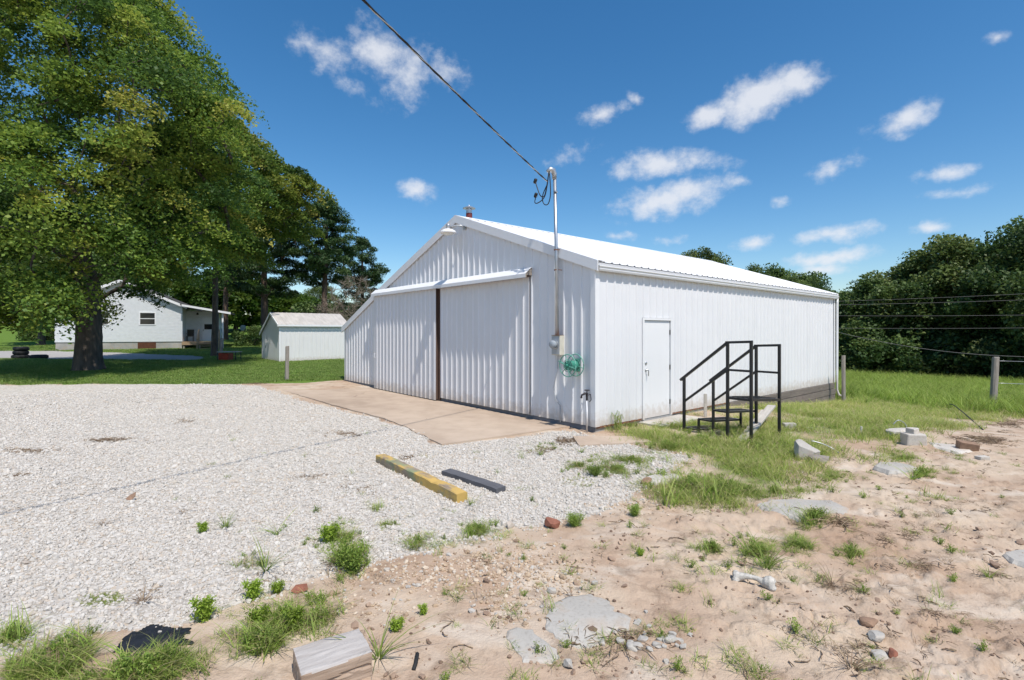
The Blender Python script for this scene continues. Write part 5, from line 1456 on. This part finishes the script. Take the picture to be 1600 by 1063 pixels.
# bare shrub between pine and barn
def bare_shrub(px, d, h, seed, label, R, n=90):
    rng = np.random.RandomState(seed); p = on(pxat(px, d), d)
    cl = shell(rng, n, [(.8, R * .5), (h * .5, R), (h * .8, R * .8), (h, R * .2)], .1, seed, .2)
    pos, par, rad, e = skeleton([(0, 0, -.1), (0, 0, .5), (.05, 0, 1.2)], cl, rng, .012, .7, .08, arch=-.02)
    V, q = edges_np(pos[par[e]], pos[e], rad[par[e]], rad[e], 5)
    # fine twigs at every tip
    tips = np.repeat(cl, 9, 0); dirs = rng.normal(size=tips.shape); dirs[:, 2] += .9; dirs /= np.linalg.norm(dirs, axis=1, keepdims=True)
    V2, q2 = edges_np(tips, tips + dirs * rng.uniform(.3, .8, (len(tips), 1)), np.full(len(tips), .012), np.full(len(tips), .005), 3)
    me = mesh_np('twigs', np.concatenate([V, V2]), [np.concatenate([q, q2 + len(V)])], M['bare'])
    o = link('bare_shrub', me, None, p); return tag(o, label, 'shrub')
bare_shrub(556, 47, 6.6, 5, 'bare leafless shrub between the pine and the barn roof', 2.6, 130)
bare_shrub(520, 48, 4.6, 6, 'smaller bare shrub behind the shed roof', 1.8, 70)

# ------------------------------------------------------------------ grass and stones
def blades(n, rad, hmin, hmax, wid, seed, droop=.4, spread=.5, tint=(0.2, 0.8), seg=3, tip_dry=0, clump=False):
    rng = np.random.RandomState(seed)
    V = []; T = []; Q = []
    for i in range(n):
        a = rng.rand() * 6.283; r = rad * math.sqrt(rng.rand()) * (1 if not clump else .35)
        bx, by = r * math.cos(a), r * math.sin(a)
        h = rng.uniform(hmin, hmax); la = rng.rand() * 6.283 if not clump else a + rng.normal() * .6
        lean = rng.uniform(.05, spread) * h; dr = droop * h * rng.uniform(.3, 1.2)
        wx, wy = -math.sin(la + rng.normal() * .6), math.cos(la + rng.normal() * .6)
        w = wid * rng.uniform(.6, 1.3); tn = rng.uniform(*tint)
        b0 = len(V)
        for s in range(seg + 1):
            t = s / seg
            x = bx + math.cos(la) * (lean * t + dr * t * t); y = by + math.sin(la) * (lean * t + dr * t * t)
            z = h * (t - .25 * droop * t * t * 2)
            ww = w * (1 - t) ** .7 * .5 if s else w * .4
            V.append((x - wx * ww, y - wy * ww, z)); V.append((x + wx * ww, y + wy * ww, z))
            T += [tn + tip_dry * t] * 2
        for s in range(seg): Q.append((b0 + 2 * s, b0 + 2 * s + 1, b0 + 2 * s + 3, b0 + 2 * s + 2))
    T = np.clip(np.array(T), 0, 1)
    return np.array(V), np.array(Q), np.stack([T, T, T], -1)
def bmesh_of(name, mat, *a, **k):
    V, Q, T = blades(*a, **k); return mesh_np(name, V, [Q], mat, T)
def leafy(name, mat, h, rad, stems, nl, ls, seed, tint=(.2, .8), elong=2.2):
    """bushy weed: thin stems with many small leaves"""
    rng = np.random.RandomState(seed); A = []; B = []; C = []
    for i in range(stems):
        a = rng.rand() * 6.283; d = rng.uniform(.1, 1) * rad; hh = h * rng.uniform(.55, 1.0)
        p0 = np.array([.15 * d * math.cos(a), .15 * d * math.sin(a), 0]); p1 = np.array([d * math.cos(a), d * math.sin(a), hh])
        A.append(p0); B.append(p1)
        t = rng.rand(nl) ** .7; pts = p0 + (p1 - p0) * t[:, None] + rng.normal(size=(nl, 3)) * np.array([1, 1, .7]) * rad * .18
        pts[:, 2] = np.abs(pts[:, 2]); C.append(pts)
    C = np.concatenate(C); V, q, tn = leaves_np(C, ls * rng.uniform(.6, 1.3, len(C)), .3, rng, rng.uniform(tint[0], tint[1], len(C)), elong)
    V2, q2 = edges_np(np.array(A), np.array(B), np.full(stems, .0035), np.full(stems, .0015), 3)
    return mesh_np(name, np.concatenate([V, V2]), [np.concatenate([q, q2 + len(V)])], mat, np.concatenate([tn, np.full((len(V2), 3), .5)]))
def twiggy(name, h, rad, n, seed, mat):
    rng = np.random.RandomState(seed); A = []; B = []
    for i in range(n):
        a = rng.rand() * 6.283; d = rng.uniform(.3, 1) * rad; p = np.array([0, 0, 0.])
        hh = h * rng.uniform(.2, 1)
        prev = np.array([rng.normal() * rad * .2, rng.normal() * rad * .2, .004])
        for k in range(3):
            q = prev + np.array([d / 3 * math.cos(a), d / 3 * math.sin(a), hh / 3 * (1.2 - .8 * k)]) ; q[2] = max(q[2], .004)
            A.append(prev); B.append(q); prev = q; a += rng.normal() * .5
    n = len(A); V, q = edges_np(np.array(A), np.array(B), np.full(n, .0035), np.full(n, .0025), 4)
    t = np.repeat(rng.rand(n), 8); return mesh_np(name, V, [q], mat, np.stack([t] * 3, -1))
def pebble(name, mat, seed, flat=.6, sub=1):
    import bmesh
    rng = np.random.RandomState(seed); bm = bmesh.new(); bmesh.ops.create_icosphere(bm, subdivisions=sub, radius=.5)
    for k in range(5):
        n = Vector(rng.normal(size=3)).normalized(); d = rng.uniform(.26, .42)
        for v in bm.verts:
            e = v.co.dot(n) - d
            if e > 0: v.co -= n * e
    for v in bm.verts: v.co = Vector((v.co.x * rng.uniform(.9, 1.1), v.co.y * .8 * rng.uniform(.9, 1.1), v.co.z * flat))
    me = bpy.data.meshes.new(name); bm.to_mesh(me); bm.free(); me.materials.append(mat); return me
def scatter(name, label, cat, pts, rot, scl, meshes, seed=0):
    """one mass of many pieces: points that carry instances"""
    col = bpy.data.collections.new(name + '_pieces')
    for i, me in enumerate(meshes):
        o = bpy.data.objects.new('%s_piece_%02d' % (name, i), me); col.objects.link(o)
    rng = np.random.RandomState(seed); n = len(pts)
    me = bpy.data.meshes.new(name); me.vertices.add(n); me.vertices.foreach_set('co', np.asarray(pts, np.float32).ravel())
    a = me.attributes.new('rot', 'FLOAT_VECTOR', 'POINT'); a.data.foreach_set('vector', np.asarray(rot, np.float32).ravel())
    a = me.attributes.new('scl', 'FLOAT_VECTOR', 'POINT'); s = np.asarray(scl, np.float32)
    if s.ndim == 1: s = np.repeat(s[:, None], 3, 1)
    a.data.foreach_set('vector', np.ascontiguousarray(s).ravel())
    a = me.attributes.new('idx', 'INT', 'POINT'); a.data.foreach_set('value', rng.randint(0, len(meshes), n).astype(np.int32))
    o = bpy.data.objects.new(name, me); COL.objects.link(o)
    g = bpy.data.node_groups.new(name, 'GeometryNodeTree')
    g.interface.new_socket('Geometry', in_out='INPUT', socket_type='NodeSocketGeometry'); g.interface.new_socket('Geometry', in_out='OUTPUT', socket_type='NodeSocketGeometry')
    N, LK = g.nodes, g.links
    gi = N.new('NodeGroupInput'); go = N.new('NodeGroupOutput'); ip = N.new('GeometryNodeInstanceOnPoints'); ci = N.new('GeometryNodeCollectionInfo')
    ci.inputs['Collection'].default_value = col; ci.inputs['Separate Children'].default_value = True; ci.inputs['Reset Children'].default_value = True
    def na(nm, t):
        q = N.new('GeometryNodeInputNamedAttribute'); q.data_type = t; q.inputs['Name'].default_value = nm; return q.outputs[0]
    e2r = N.new('FunctionNodeEulerToRotation')
    LK.new(na('rot', 'FLOAT_VECTOR'), e2r.inputs[0]); LK.new(e2r.outputs[0], ip.inputs['Rotation'])
    LK.new(na('scl', 'FLOAT_VECTOR'), ip.inputs['Scale']); LK.new(na('idx', 'INT'), ip.inputs['Instance Index'])
    ip.inputs['Pick Instance'].default_value = True
    LK.new(gi.outputs[0], ip.inputs['Points']); LK.new(ci.outputs[0], ip.inputs['Instance']); LK.new(ip.outputs[0], go.inputs[0])
    md = o.modifiers.new('scatter', 'NODES'); md.node_group = g
    return tag(o, label, cat, kind='stuff')
ZGRID = None
def zmany(x, y): return np.array([zg(a, b) for a, b in zip(x, y)])
def sample_polar(rng, n, r0, r1, power=1.0, a0=-52, a1=52):
    """points in front of the camera, denser near"""
    r = (r0 ** power + rng.rand(n) * (r1 ** power - r0 ** power)) ** (1 / power)
    a = np.radians(rng.uniform(a0, a1, n)); return r * np.sin(a), r * np.cos(a)
def in_barn(x, y, pad=0.0):
    u, v = uv_of(x, y); return (u > -pad) & (u < BL + pad) & (v > -pad) & (v < BW + pad)
APR = None
def on_apron(x, y, pad=0.0):
    poly = P([(878, 674), (690, 697), (640, 672), (600, 655), (520, 634), (440, 609), (395, 602), (400, 598), (470, 595), (537, 595)]) + [tuple(CORNER + D2 * 12.4), tuple(CORNER + D2 * .6)]
    a = fbm(x * 2.3, y * 2.3, 3) * .55
    return inside(poly, x + a, y + a)
# gravel
rng = np.random.RandomState(77)
peb = [pebble('stone_shape', M['stone'], s, .74) for s in range(7)]
x, y = sample_polar(rng, 250000, 2.3, 20, .9, -60, 30)
pt_d = np.hypot(x, y)
gr, ln, fd, dv = zones(x, y)
thin = .62 + 1.2 * fbm(x * .35 + y * .25 + 8, y * 1.0 - x * .55, 4)
keep = (rng.rand(len(x)) < np.clip(gr * 1.3 - .15, 0, 1)) & (rng.rand(len(x)) < np.clip(thin + .25, .2, 1)) & ~in_barn(x, y, .03) & ~on_apron(x, y)
x, y = x[keep], y[keep]
d = np.hypot(x, y); n = len(x)
sc = rng.lognormal(0, .32, n) * np.interp(d, [2.3, 6, 18], [.024, .028, .038])
z = zmany(x, y) + sc * .12
scatter('gravel', 'white limestone gravel spread over the yard', 'gravel', np.stack([x, y, z], -1), np.stack([rng.normal(size=n) * .55, rng.normal(size=n) * .55, rng.rand(n) * 6.28], -1), sc, peb, 1)
# loose tan stones on the dirt beside the gravel, clods elsewhere
tp = [pebble('tan_stone_shape', M['tanstone'], 20 + s, .6) for s in range(5)]
cp = [pebble('clod_shape', M['clod'], 40 + s, .6) for s in range(5)]
xs, ys = [], []
for (cx, cy, sx, sy, k) in [(800, 875, 60, 22, 520), (740, 890, 60, 25, 420), (850, 905, 40, 18, 260), (790, 940, 26, 18, 160), (1000, 790, 40, 12, 200), (560, 940, 60, 16, 160), (640, 900, 60, 14, 350), (1030, 770, 40, 12, 160)]:
    for i in range(k):
        q = g3(rng.normal(cx, sx), max(rng.normal(cy, sy), 600)); xs.append(q[0]); ys.append(q[1])
x = np.array(xs); y = np.array(ys); n = len(x); sc = rng.lognormal(0, .4, n) * .024
scatter('loose_stones', 'tan pebbles strewn over dirt beside the gravel', 'pebbles', np.stack([x, y, zmany(x, y) + sc * .1], -1), np.stack([rng.normal(size=n) * .3, rng.normal(size=n) * .3, rng.rand(n) * 6.28], -1), sc, tp, 2)
x, y = sample_polar(rng, 17000, 2.4, 11, .9, -20, 52)
gr, ln, fd, dv = zones(x, y); cl_n = fbm(x * 1.6 + 31, y * 1.6, 4)
keep = (1 - gr - fd - ln > .5) & (rng.rand(len(x)) < np.clip(.10 + 2.6 * (cl_n - .03), .05, 1)) & ~in_barn(x, y, .1)
x, y = x[keep], y[keep]; n = len(x); sc = rng.lognormal(0, .6, n) * .015
scatter('dirt_clods', 'crumbs and small clods of dry soil on the bare dirt', 'clods', np.stack([x, y, zmany(x, y) + sc * .1], -1), np.stack([rng.normal(size=n) * .3, rng.normal(size=n) * .3, rng.rand(n) * 6.28], -1), sc, cp, 3)
# lawn
lawnm = [bmesh_of('lawn_tuft_shape', M['lawn'], 60, .2, .035, .085, .012, s, .5, .6, (.1, .9), 2) for s in range(4)]
x, y = sample_polar(rng, 30000, 16.5, 62, .55, -56, -2)
gr, ln, fd, dv = zones(x, y)
keep = (ln > .5) & (dv < .4) & ~in_barn(x, y, .1) & ~on_apron(x, y) & (gr < .3)
x, y = x[keep], y[keep]; n = len(x); sc = rng.uniform(.8, 1.3, n) * np.interp(np.hypot(x, y), [16, 30, 60], [1, 1.35, 2.0])
scatter('lawn_grass', 'mown green lawn grass around the maple and shed', 'grass', np.stack([x, y, H(x, y) - .005], -1), np.stack([np.zeros(n), np.zeros(n), rng.rand(n) * 6.28], -1), sc, lawnm, 4)
# field
fieldm = [bmesh_of('field_tuft_shape', M['field'], 38, .17, .05, .20, .007, 10 + s, .6, .9, (.05, .95), 3, .25) for s in range(4)]
tallm = [bmesh_of('tall_tuft_shape', M['field'], 40, .18, .22, .55, .013, 20 + s, .5, .5, (.0, .6), 3, .2) for s in range(3)]
x, y = sample_polar(rng, 32000, 5.5, 36, .8, -2, 56)
gr, ln, fd, dv = zones(x, y); dens = fbm(x * .9, y * .9, 4)
keep = (rng.rand(len(x)) < fd ** 1.3 * np.clip(.45 + 3.6 * dens + .04 * (np.hypot(x, y) - 9), .05, 1)) & ~in_barn(x, y, .02)
u, v = uv_of(x, y); keep &= ~((u > 1.2) & (u < 2.8) & (v > -.65) & (v < 0)) & ~((u > 5) & (u < 13) & (v > -.35) & (v < 0.1))
x, y = x[keep], y[keep]; n = len(x); d = np.hypot(x, y)
sc = rng.uniform(.6, 1.25, n) * np.interp(d, [6, 9, 12, 20, 36], [.9, 1.15, 1.1, 1.3, 1.7])
scatter('field_grass', 'rough green grass of the field right of the barn', 'grass', np.stack([x, y, zmany(x, y) - .01], -1), np.stack([np.zeros(n), np.zeros(n), rng.rand(n) * 6.28], -1), sc, fieldm, 5)
x, y = sample_polar(rng, 5200, 19, 40, .9, 28, 58)
gr, ln, fd, dv = zones(x, y)
keep = (fd > .5) & ~in_barn(x, y, .1) & (rng.rand(len(x)) < np.clip((np.hypot(x, y) - 19) / 9, .05, 1))
x, y = x[keep], y[keep]; n = len(x)
scatter('tall_field_grass', 'tall weeds and grass before the tree line', 'grass', np.stack([x, y, H(x, y) - .02], -1), np.stack([np.zeros(n), np.zeros(n), rng.rand(n) * 6.28], -1), rng.uniform(.8, 1.6, n), tallm, 6)

# patches of weeds and sprigs that nobody could count
weedm = [bmesh_of('weed_tuft_shape', M['weed'], 40, .075, .03, .13, .0055, 30 + s, .8, 1.1, (.1, .9), 3, .2) for s in range(4)] + [leafy('weed_sprig_shape', M['weed'], .10, .08, 9, 18, .008, 40, (.1, .8)), bmesh_of('weed_dry_shape', M['dry'], 22, .07, .04, .14, .0045, 37, .9, 1.2, (.4, 1.0), 3), bmesh_of('weed_tall_shape', M['weed'], 16, .08, .10, .24, .006, 38, .6, .8, (.1, .9), 3, .25)]
drym = [bmesh_of('dry_tuft_shape', M['dry'], 26, .05, .03, .12, .005, 60 + s, .9, 1.2, (.1, .9), 3) for s in range(2)] + [twiggy('dry_twig_shape', .06, .16, 9, 70 + s, M['dry']) for s in range(2)]
matm = [bmesh_of('mat_shape', M['weed'], 40, .10, .012, .035, .007, 80 + s, .9, 2.0, (.2, .9), 2, .2) for s in range(2)]
def patch(specs, seed):
    rng = np.random.RandomState(seed); X, Y, S = [], [], []
    for (px, py, rx, ry, n, s) in specs:
        if seed == 11 and py < 900: n = int(n * 1.5); rx *= 1.15; ry *= 1.1
        if seed == 12 and py > 780: n = int(n * .4); s *= .62; rx *= 1.15; ry *= 1.2
        for i in range(n):
            a = rng.rand() * 6.283; r = min(abs(rng.normal()) * .62, 1.6) if seed != 13 else math.sqrt(rng.rand())
            q = g3(px + rx * r * math.cos(a), py + ry * r * math.sin(a)); X.append(q[0]); Y.append(q[1]); S.append(s * rng.uniform(.55, 1.25) * (1.1 - .28 * r))
    return np.array(X), np.array(Y), np.array(S), rng
def scatter_patch(name, label, cat, specs, meshes, seed):
    x, y, s, rng = patch(specs, seed)
    k = fbm(x * 5.5 + seed, y * 5.5, 3) > -.08 - .1 * (seed != 11)
    x, y, s = x[k], y[k], s[k]; n = len(x)
    scatter(name, label, cat, np.stack([x, y, zmany(x, y) - .004], -1), np.stack([np.zeros(n), np.zeros(n), rng.rand(n) * 6.28], -1), s, meshes, seed)
scatter_patch('weed_patches', 'loose green weed patches along the gravel and dirt edge', 'weeds', [
    (120, 1035, 75, 34, 120, 1.0), (200, 1064, 120, 18, 110, 1.0), (262, 1040, 46, 18, 40, .9), (20, 1000, 32, 22, 26, .8), (45, 1050, 50, 22, 50, .9),
    (445, 975, 78, 36, 130, .85), (420, 1010, 62, 26, 70, .9), (505, 960, 26, 26, 26, .9), (545, 880, 30, 36, 70, .95), (530, 840, 32, 18, 34, .8), (660, 850, 34, 14, 34, .7), (745, 828, 42, 14, 46, .75),
    (400, 878, 36, 14, 26, .7), (590, 795, 24, 8, 16, .55), (600, 820, 22, 7, 14, .5), (850, 700, 30, 8, 22, .6),
    (960, 735, 62, 16, 90, .8), (905, 728, 24, 10, 26, .7), (985, 720, 60, 10, 60, .8), (1080, 760, 60, 20, 110, 1.15), (1140, 768, 62, 18, 110, 1.1), (1200, 770, 60, 10, 70, .9), (1040, 700, 40, 8, 60, 1.0), (1100, 690, 60, 14, 110, 1.2), (1180, 700, 60, 16, 90, 1.1),
    (1185, 868, 34, 30, 60, .85), (1115, 864, 24, 10, 22, .7), (1270, 815, 22, 12, 30, .9), (1245, 852, 26, 12, 26, .8), (1440, 745, 26, 10, 34, .9), (1300, 745, 34, 10, 40, .8), (1410, 716, 34, 10, 40, .8), (1490, 712, 18, 7, 18, .7),
    (1450, 782, 30, 9, 22, .7), (1330, 865, 26, 10, 16, .65), (1340, 1020, 18, 10, 8, .6), (985, 665, 26, 8, 40, 1.1), (1040, 668, 30, 7, 46, 1.0), (1180, 1062, 30, 12, 8, .7)], weedm, 11)
scatter_patch('dry_patches', 'dead brown weeds and twigs scattered over gravel and dirt', 'dry weeds', [
    (170, 688, 36, 4, 30, .9), (50, 705, 50, 4, 30, .8), (290, 660, 30, 4, 16, .8), (30, 745, 30, 4, 10, .7), (20, 800, 24, 5, 10, .7), (45, 880, 18, 6, 8, .7), (400, 600, 20, 2, 20, .9),
    (630, 715, 26, 6, 14, .7), (880, 690, 40, 8, 50, .9), (850, 705, 24, 6, 26, .8), (480, 745, 40, 8, 14, .6), (560, 760, 60, 20, 22, .55), (540, 680, 50, 5, 34, .7),
    (985, 1000, 40, 22, 22, .9), (1310, 815, 45, 14, 60, 1.1), (1380, 850, 60, 25, 50, .9), (1420, 830, 40, 20, 30, .9), (1500, 800, 80, 24, 44, .8), (1450, 890, 80, 26, 60, .9), (1320, 920, 90, 22, 44, .8), (1540, 690, 60, 10, 60, 1.1), (1580, 664, 40, 10, 60, 1.2),
    (1350, 1015, 60, 26, 40, .9), (1480, 970, 90, 40, 44, .8), (1240, 990, 70, 40, 24, .7), (1560, 900, 40, 30, 30, .9), (1200, 880, 40, 20, 26, .8), (430, 905, 30, 10, 16, .8), (600, 905, 60, 14, 26, .8), (520, 880, 40, 16, 26, .8), (230, 925, 20, 10, 16, .8), (560, 1000, 60, 30, 26, .8), (1080, 760, 60, 18, 30, .8)], drym, 12)
scatter_patch('creeping_mats', 'flat creeping weed mats in the gravel', 'weeds', [(162, 938, 28, 8, 44, .7), (664, 712, 17, 4, 14, .7), (598, 792, 20, 5, 16, .6), (560, 770, 26, 6, 14, .6), (625, 805, 20, 5, 12, .6), (820, 762, 22, 3, 22, .7), (905, 752, 28, 8, 44, .8), (700, 795, 16, 5, 10, .6)], matm, 13)

# thin sprigs, straws and twigs all over the dirt
x, y = sample_polar(rng, 1700, 2.4, 11, .9, -25, 52)
gr, ln, fd, dv = zones(x, y); k = fbm(x * 1.3 + 61, y * 1.3, 4)
keep = (gr < .35) & (fd < .6) & (ln < .1) & ~in_barn(x, y, .1) & (rng.rand(len(x)) < np.clip(.10 + 1.5 * k + .09 * np.clip(x, -1, 4), .02, 1))
x, y = x[keep], y[keep]; n = len(x)
litter = [twiggy('twig_shape', .015, .09, 2, 90 + s, M['dry']) for s in range(4)] + [bmesh_of('straw_shape', M['dry'], 6, .02, .03, .08, .004, 94, 1.0, 1.5, (.1, .9), 3)]
scatter('twig_litter', 'thin twigs and straws littering the bare dirt', 'twigs', np.stack([x, y, zmany(x, y) + .002], -1), np.stack([np.zeros(n), np.zeros(n), rng.rand(n) * 6.28], -1), rng.uniform(.5, 1.4, n), litter, 14)
x, y = sample_polar(rng, 3600, 2.4, 11, .9, -35, 52)
gr, ln, fd, dv = zones(x, y); k = fbm(x * 1.1 + 33, y * 1.1 + 8, 4)
keep = (fd < .75) & (ln < .1) & ~in_barn(x, y, .1) & ~on_apron(x, y) & (rng.rand(len(x)) < np.clip(.02 + 1.2 * k + .7 * fd + .05 * np.clip(x, -1, 4), .008, 1) * np.where(gr > .5, .35, 1))
x, y = x[keep], y[keep]; n = len(x)
scatter('small_sprigs', 'small green sprigs coming up through the dirt', 'weeds', np.stack([x, y, zmany(x, y) - .004], -1), np.stack([np.zeros(n), np.zeros(n), rng.rand(n) * 6.28], -1), rng.uniform(.25, .8, n), weedm, 15)

# single weeds that stand alone
tuft1 = bmesh_of('grass_tuft', M['weed'], 34, .05, .10, .26, .008, 101, .6, .8, (.15, .75), 4, .15, True)
tuft2 = bmesh_of('grass_tuft', M['weed'], 26, .06, .12, .34, .010, 102, .7, 1.0, (.1, .7), 4, .2, True)
lime1 = leafy('lime_weed', M['lime'], .16, .075, 22, 50, .009, 103, (.1, .9), 2.6)
lime2 = leafy('lime_weed', M['lime'], .15, .08, 22, 50, .009, 104, (.1, .9), 2.6)
bush1 = leafy('bushy_weed', M['weed'], .24, .16, 34, 60, .010, 105, (.15, .7), 2.2)
dryt = bmesh_of('dry_tuft', M['dry'], 28, .05, .10, .26, .006, 106, .9, 1.1, (.1, .9), 4, 0, True)
tallw = bmesh_of('tall_grass', M['weed'], 22, .10, .3, .55, .014, 107, .5, .5, (.2, .7), 4, .1)
tw = twiggy('dead_twigs', .10, .26, 26, 108, M['dry'])
wispy = twiggy('wispy_weed', .75, .22, 40, 109, M['weed'])
single = [
    (728, 300 + 540, lime1, 1.0, 'lime_weed', None, None),
]
def weed(name, me, px, py, s, label, cat='weed', rz=0.0):
    p = GP(px, py); o = link(name, me, None, (p.x, p.y, p.z - .006), (0, 0, rz)); o.scale = (s, s, s); return tag(o, label, cat)
weed('lime_weed', lime1, 318, 833, .72, 'small round lime-green weed alone on the gravel at left')
weed('lime_weed', lime2, 515, 846, 1.15, 'bright lime weed on top of the tall weed cluster in the gravel')
weed('lime_weed', lime1, 397, 936, .95, 'round lime-green weed at the gravel edge, larger of a pair')
weed('lime_weed', lime2, 434, 926, .62, 'smaller lime-green weed of the pair at the gravel edge')
weed('lime_weed', lime1, 320, 968, 1.05, 'upright lime-green weed at the corner where gravel meets dirt')
weed('lime_weed', lime2, 405, 978, .9, 'lime-green weed inside the grassy patch left of the sawn block')
weed('lime_weed', lime1, 462, 985, .95, 'bright green weed in the middle of the patch beside the sawn block')
weed('lime_weed', lime2, 620, 985, .62, 'small green weed on bare dirt right of the sawn block')
weed('lime_weed', lime1, 662, 960, .5, 'tiny green weed among the tan pebbles')
weed('bushy_weed', bush1, 548, 893, 1.0, 'tall bushy grey-green weed at the gravel and dirt edge')
weed('grass_tuft', tuft1, 352, 826, .85, 'spiky grass tuft alone in the gravel left of centre')
weed('grass_tuft', tuft2, 432, 836, .8, 'spreading grass tuft in gravel beside the lime weed cluster')
weed('dry_tuft', dryt, 162, 822, .7, 'straw-coloured dry tuft on gravel at far left')
weed('dry_tuft', dryt, 287, 803, .6, 'thin dry tuft beside the dead leaf on the gravel', rz=2)
weed('dry_tuft', dryt, 222, 942, .9, 'dry reddish tuft near the flat green mat in the gravel', rz=1)
weed('grass_tuft', tuft2, 415, 893, .95, 'splayed grass tuft with long stems near the gravel edge', rz=1)
weed('bushy_weed', bush1, 898, 822, .62, 'dense green weed beside the reddish stone', rz=1)
weed('bushy_weed', bush1, 992, 805, .55, 'soft round green weed on the dirt below the gravel tip', rz=2)
weed('grass_tuft', tuft1, 736, 788, .75, 'grass growing at the end of the yellow timber', rz=3)
weed('bushy_weed', bush1, 930, 743, .7, 'bright clover-like weed in the gravel in front of the barn corner', rz=4)
weed('grass_tuft', tuft1, 845, 711, .8, 'dry-tipped tuft at the front of the apron', rz=2)
weed('grass_tuft', tuft1, 908, 708, .75, 'upright tuft beside the small slab before the corner', rz=5)
weed('tall_grass', tallw, 1050, 790, .95, 'tall broad grass blades beside the broken pale slab edge', rz=1)
weed('tall_grass', tallw, 1112, 785, 1.0, 'tallest grass clump on the edge of the dirt', rz=2)
weed('wispy_weed', wispy, 965, 672, .95, 'wispy tall weed against the barn wall left of the door')
weed('grass_tuft', tuft2, 1196, 892, 1.0, 'green grass tuft just behind the white bone', rz=2)
weed('grass_tuft', tuft2, 1170, 860, .8, 'second green tuft behind the bone, farther back', rz=4)
weed('grass_tuft', tuft1, 1268, 820, 1.05, 'grass tuft in front of the pale flat slab')
weed('dead_twigs', tw, 1312, 822, 1.2, 'tangle of dead reddish twigs at the end of the pale flat slab', 'twigs')
weed('dead_twigs', tw, 985, 1003, .85, 'dead twigs lying over the edge of the broad slab', 'twigs', 2)
weed('dead_twigs', tw, 900, 1000, .6, 'thin dark twig lying across the broad slab', 'twigs', 4)
weed('dry_tuft', dryt, 1330, 1045, 1.0, 'dark red-brown tuft at the bottom right', rz=1)
weed('dry_tuft', dryt, 1300, 915, .9, 'brown splayed tuft right of the bone', rz=3)
weed('grass_tuft', tuft1, 1330, 880, .6, 'sparse green tuft on cracked dirt right of the bone tufts', rz=3)
weed('grass_tuft', tuft1, 1545, 905, .6, 'small green sprig near the slab at the right edge', rz=1)
weed('grass_tuft', tuft2, 1425, 752, .9, 'grass tuft at the end of the thick pale slab', rz=1)
weed('grass_tuft', tuft2, 590, 1030, .95, 'grass blades rising behind the sawn block', rz=2)
weed('grass_tuft', tuft1, 1068, 976, .4, 'tiny green sprig on bare dirt right of the slab crumbs', rz=2)
weed('lime_weed', lime2, 1000, 868, .42, 'tiny dull weed on the dirt, left of the bone tufts', rz=2)
# dead leaf on the gravel
p = GP(202, 784); mb = MB(); mb.add([(0, 0, 0), (.05, .02, .05), (.03, .06, .09), (-.03, .05, .06), (-.05, .01, .03), (.01, .03, .02)], [(0, 1, 5), (1, 2, 5), (2, 3, 5), (3, 4, 5), (4, 0, 5)])
tag(mb.build('dead_leaf', M['brownblock'], loc=p), 'curled brown dead leaf on the gravel at left', 'leaf')
p = GP(464, 930); mb = MB(); mb.add([(0, 0, 0), (.07, .02, .02), (.05, .05, .05), (-.03, .05, .04), (-.05, .01, .015), (.01, .03, .012)], [(0, 1, 5), (1, 2, 5), (2, 3, 5), (3, 4, 5), (4, 0, 5)])
tag(mb.build('dead_leaf', M['brick'], loc=p), 'rust-coloured dead leaf at the gravel edge', 'leaf')
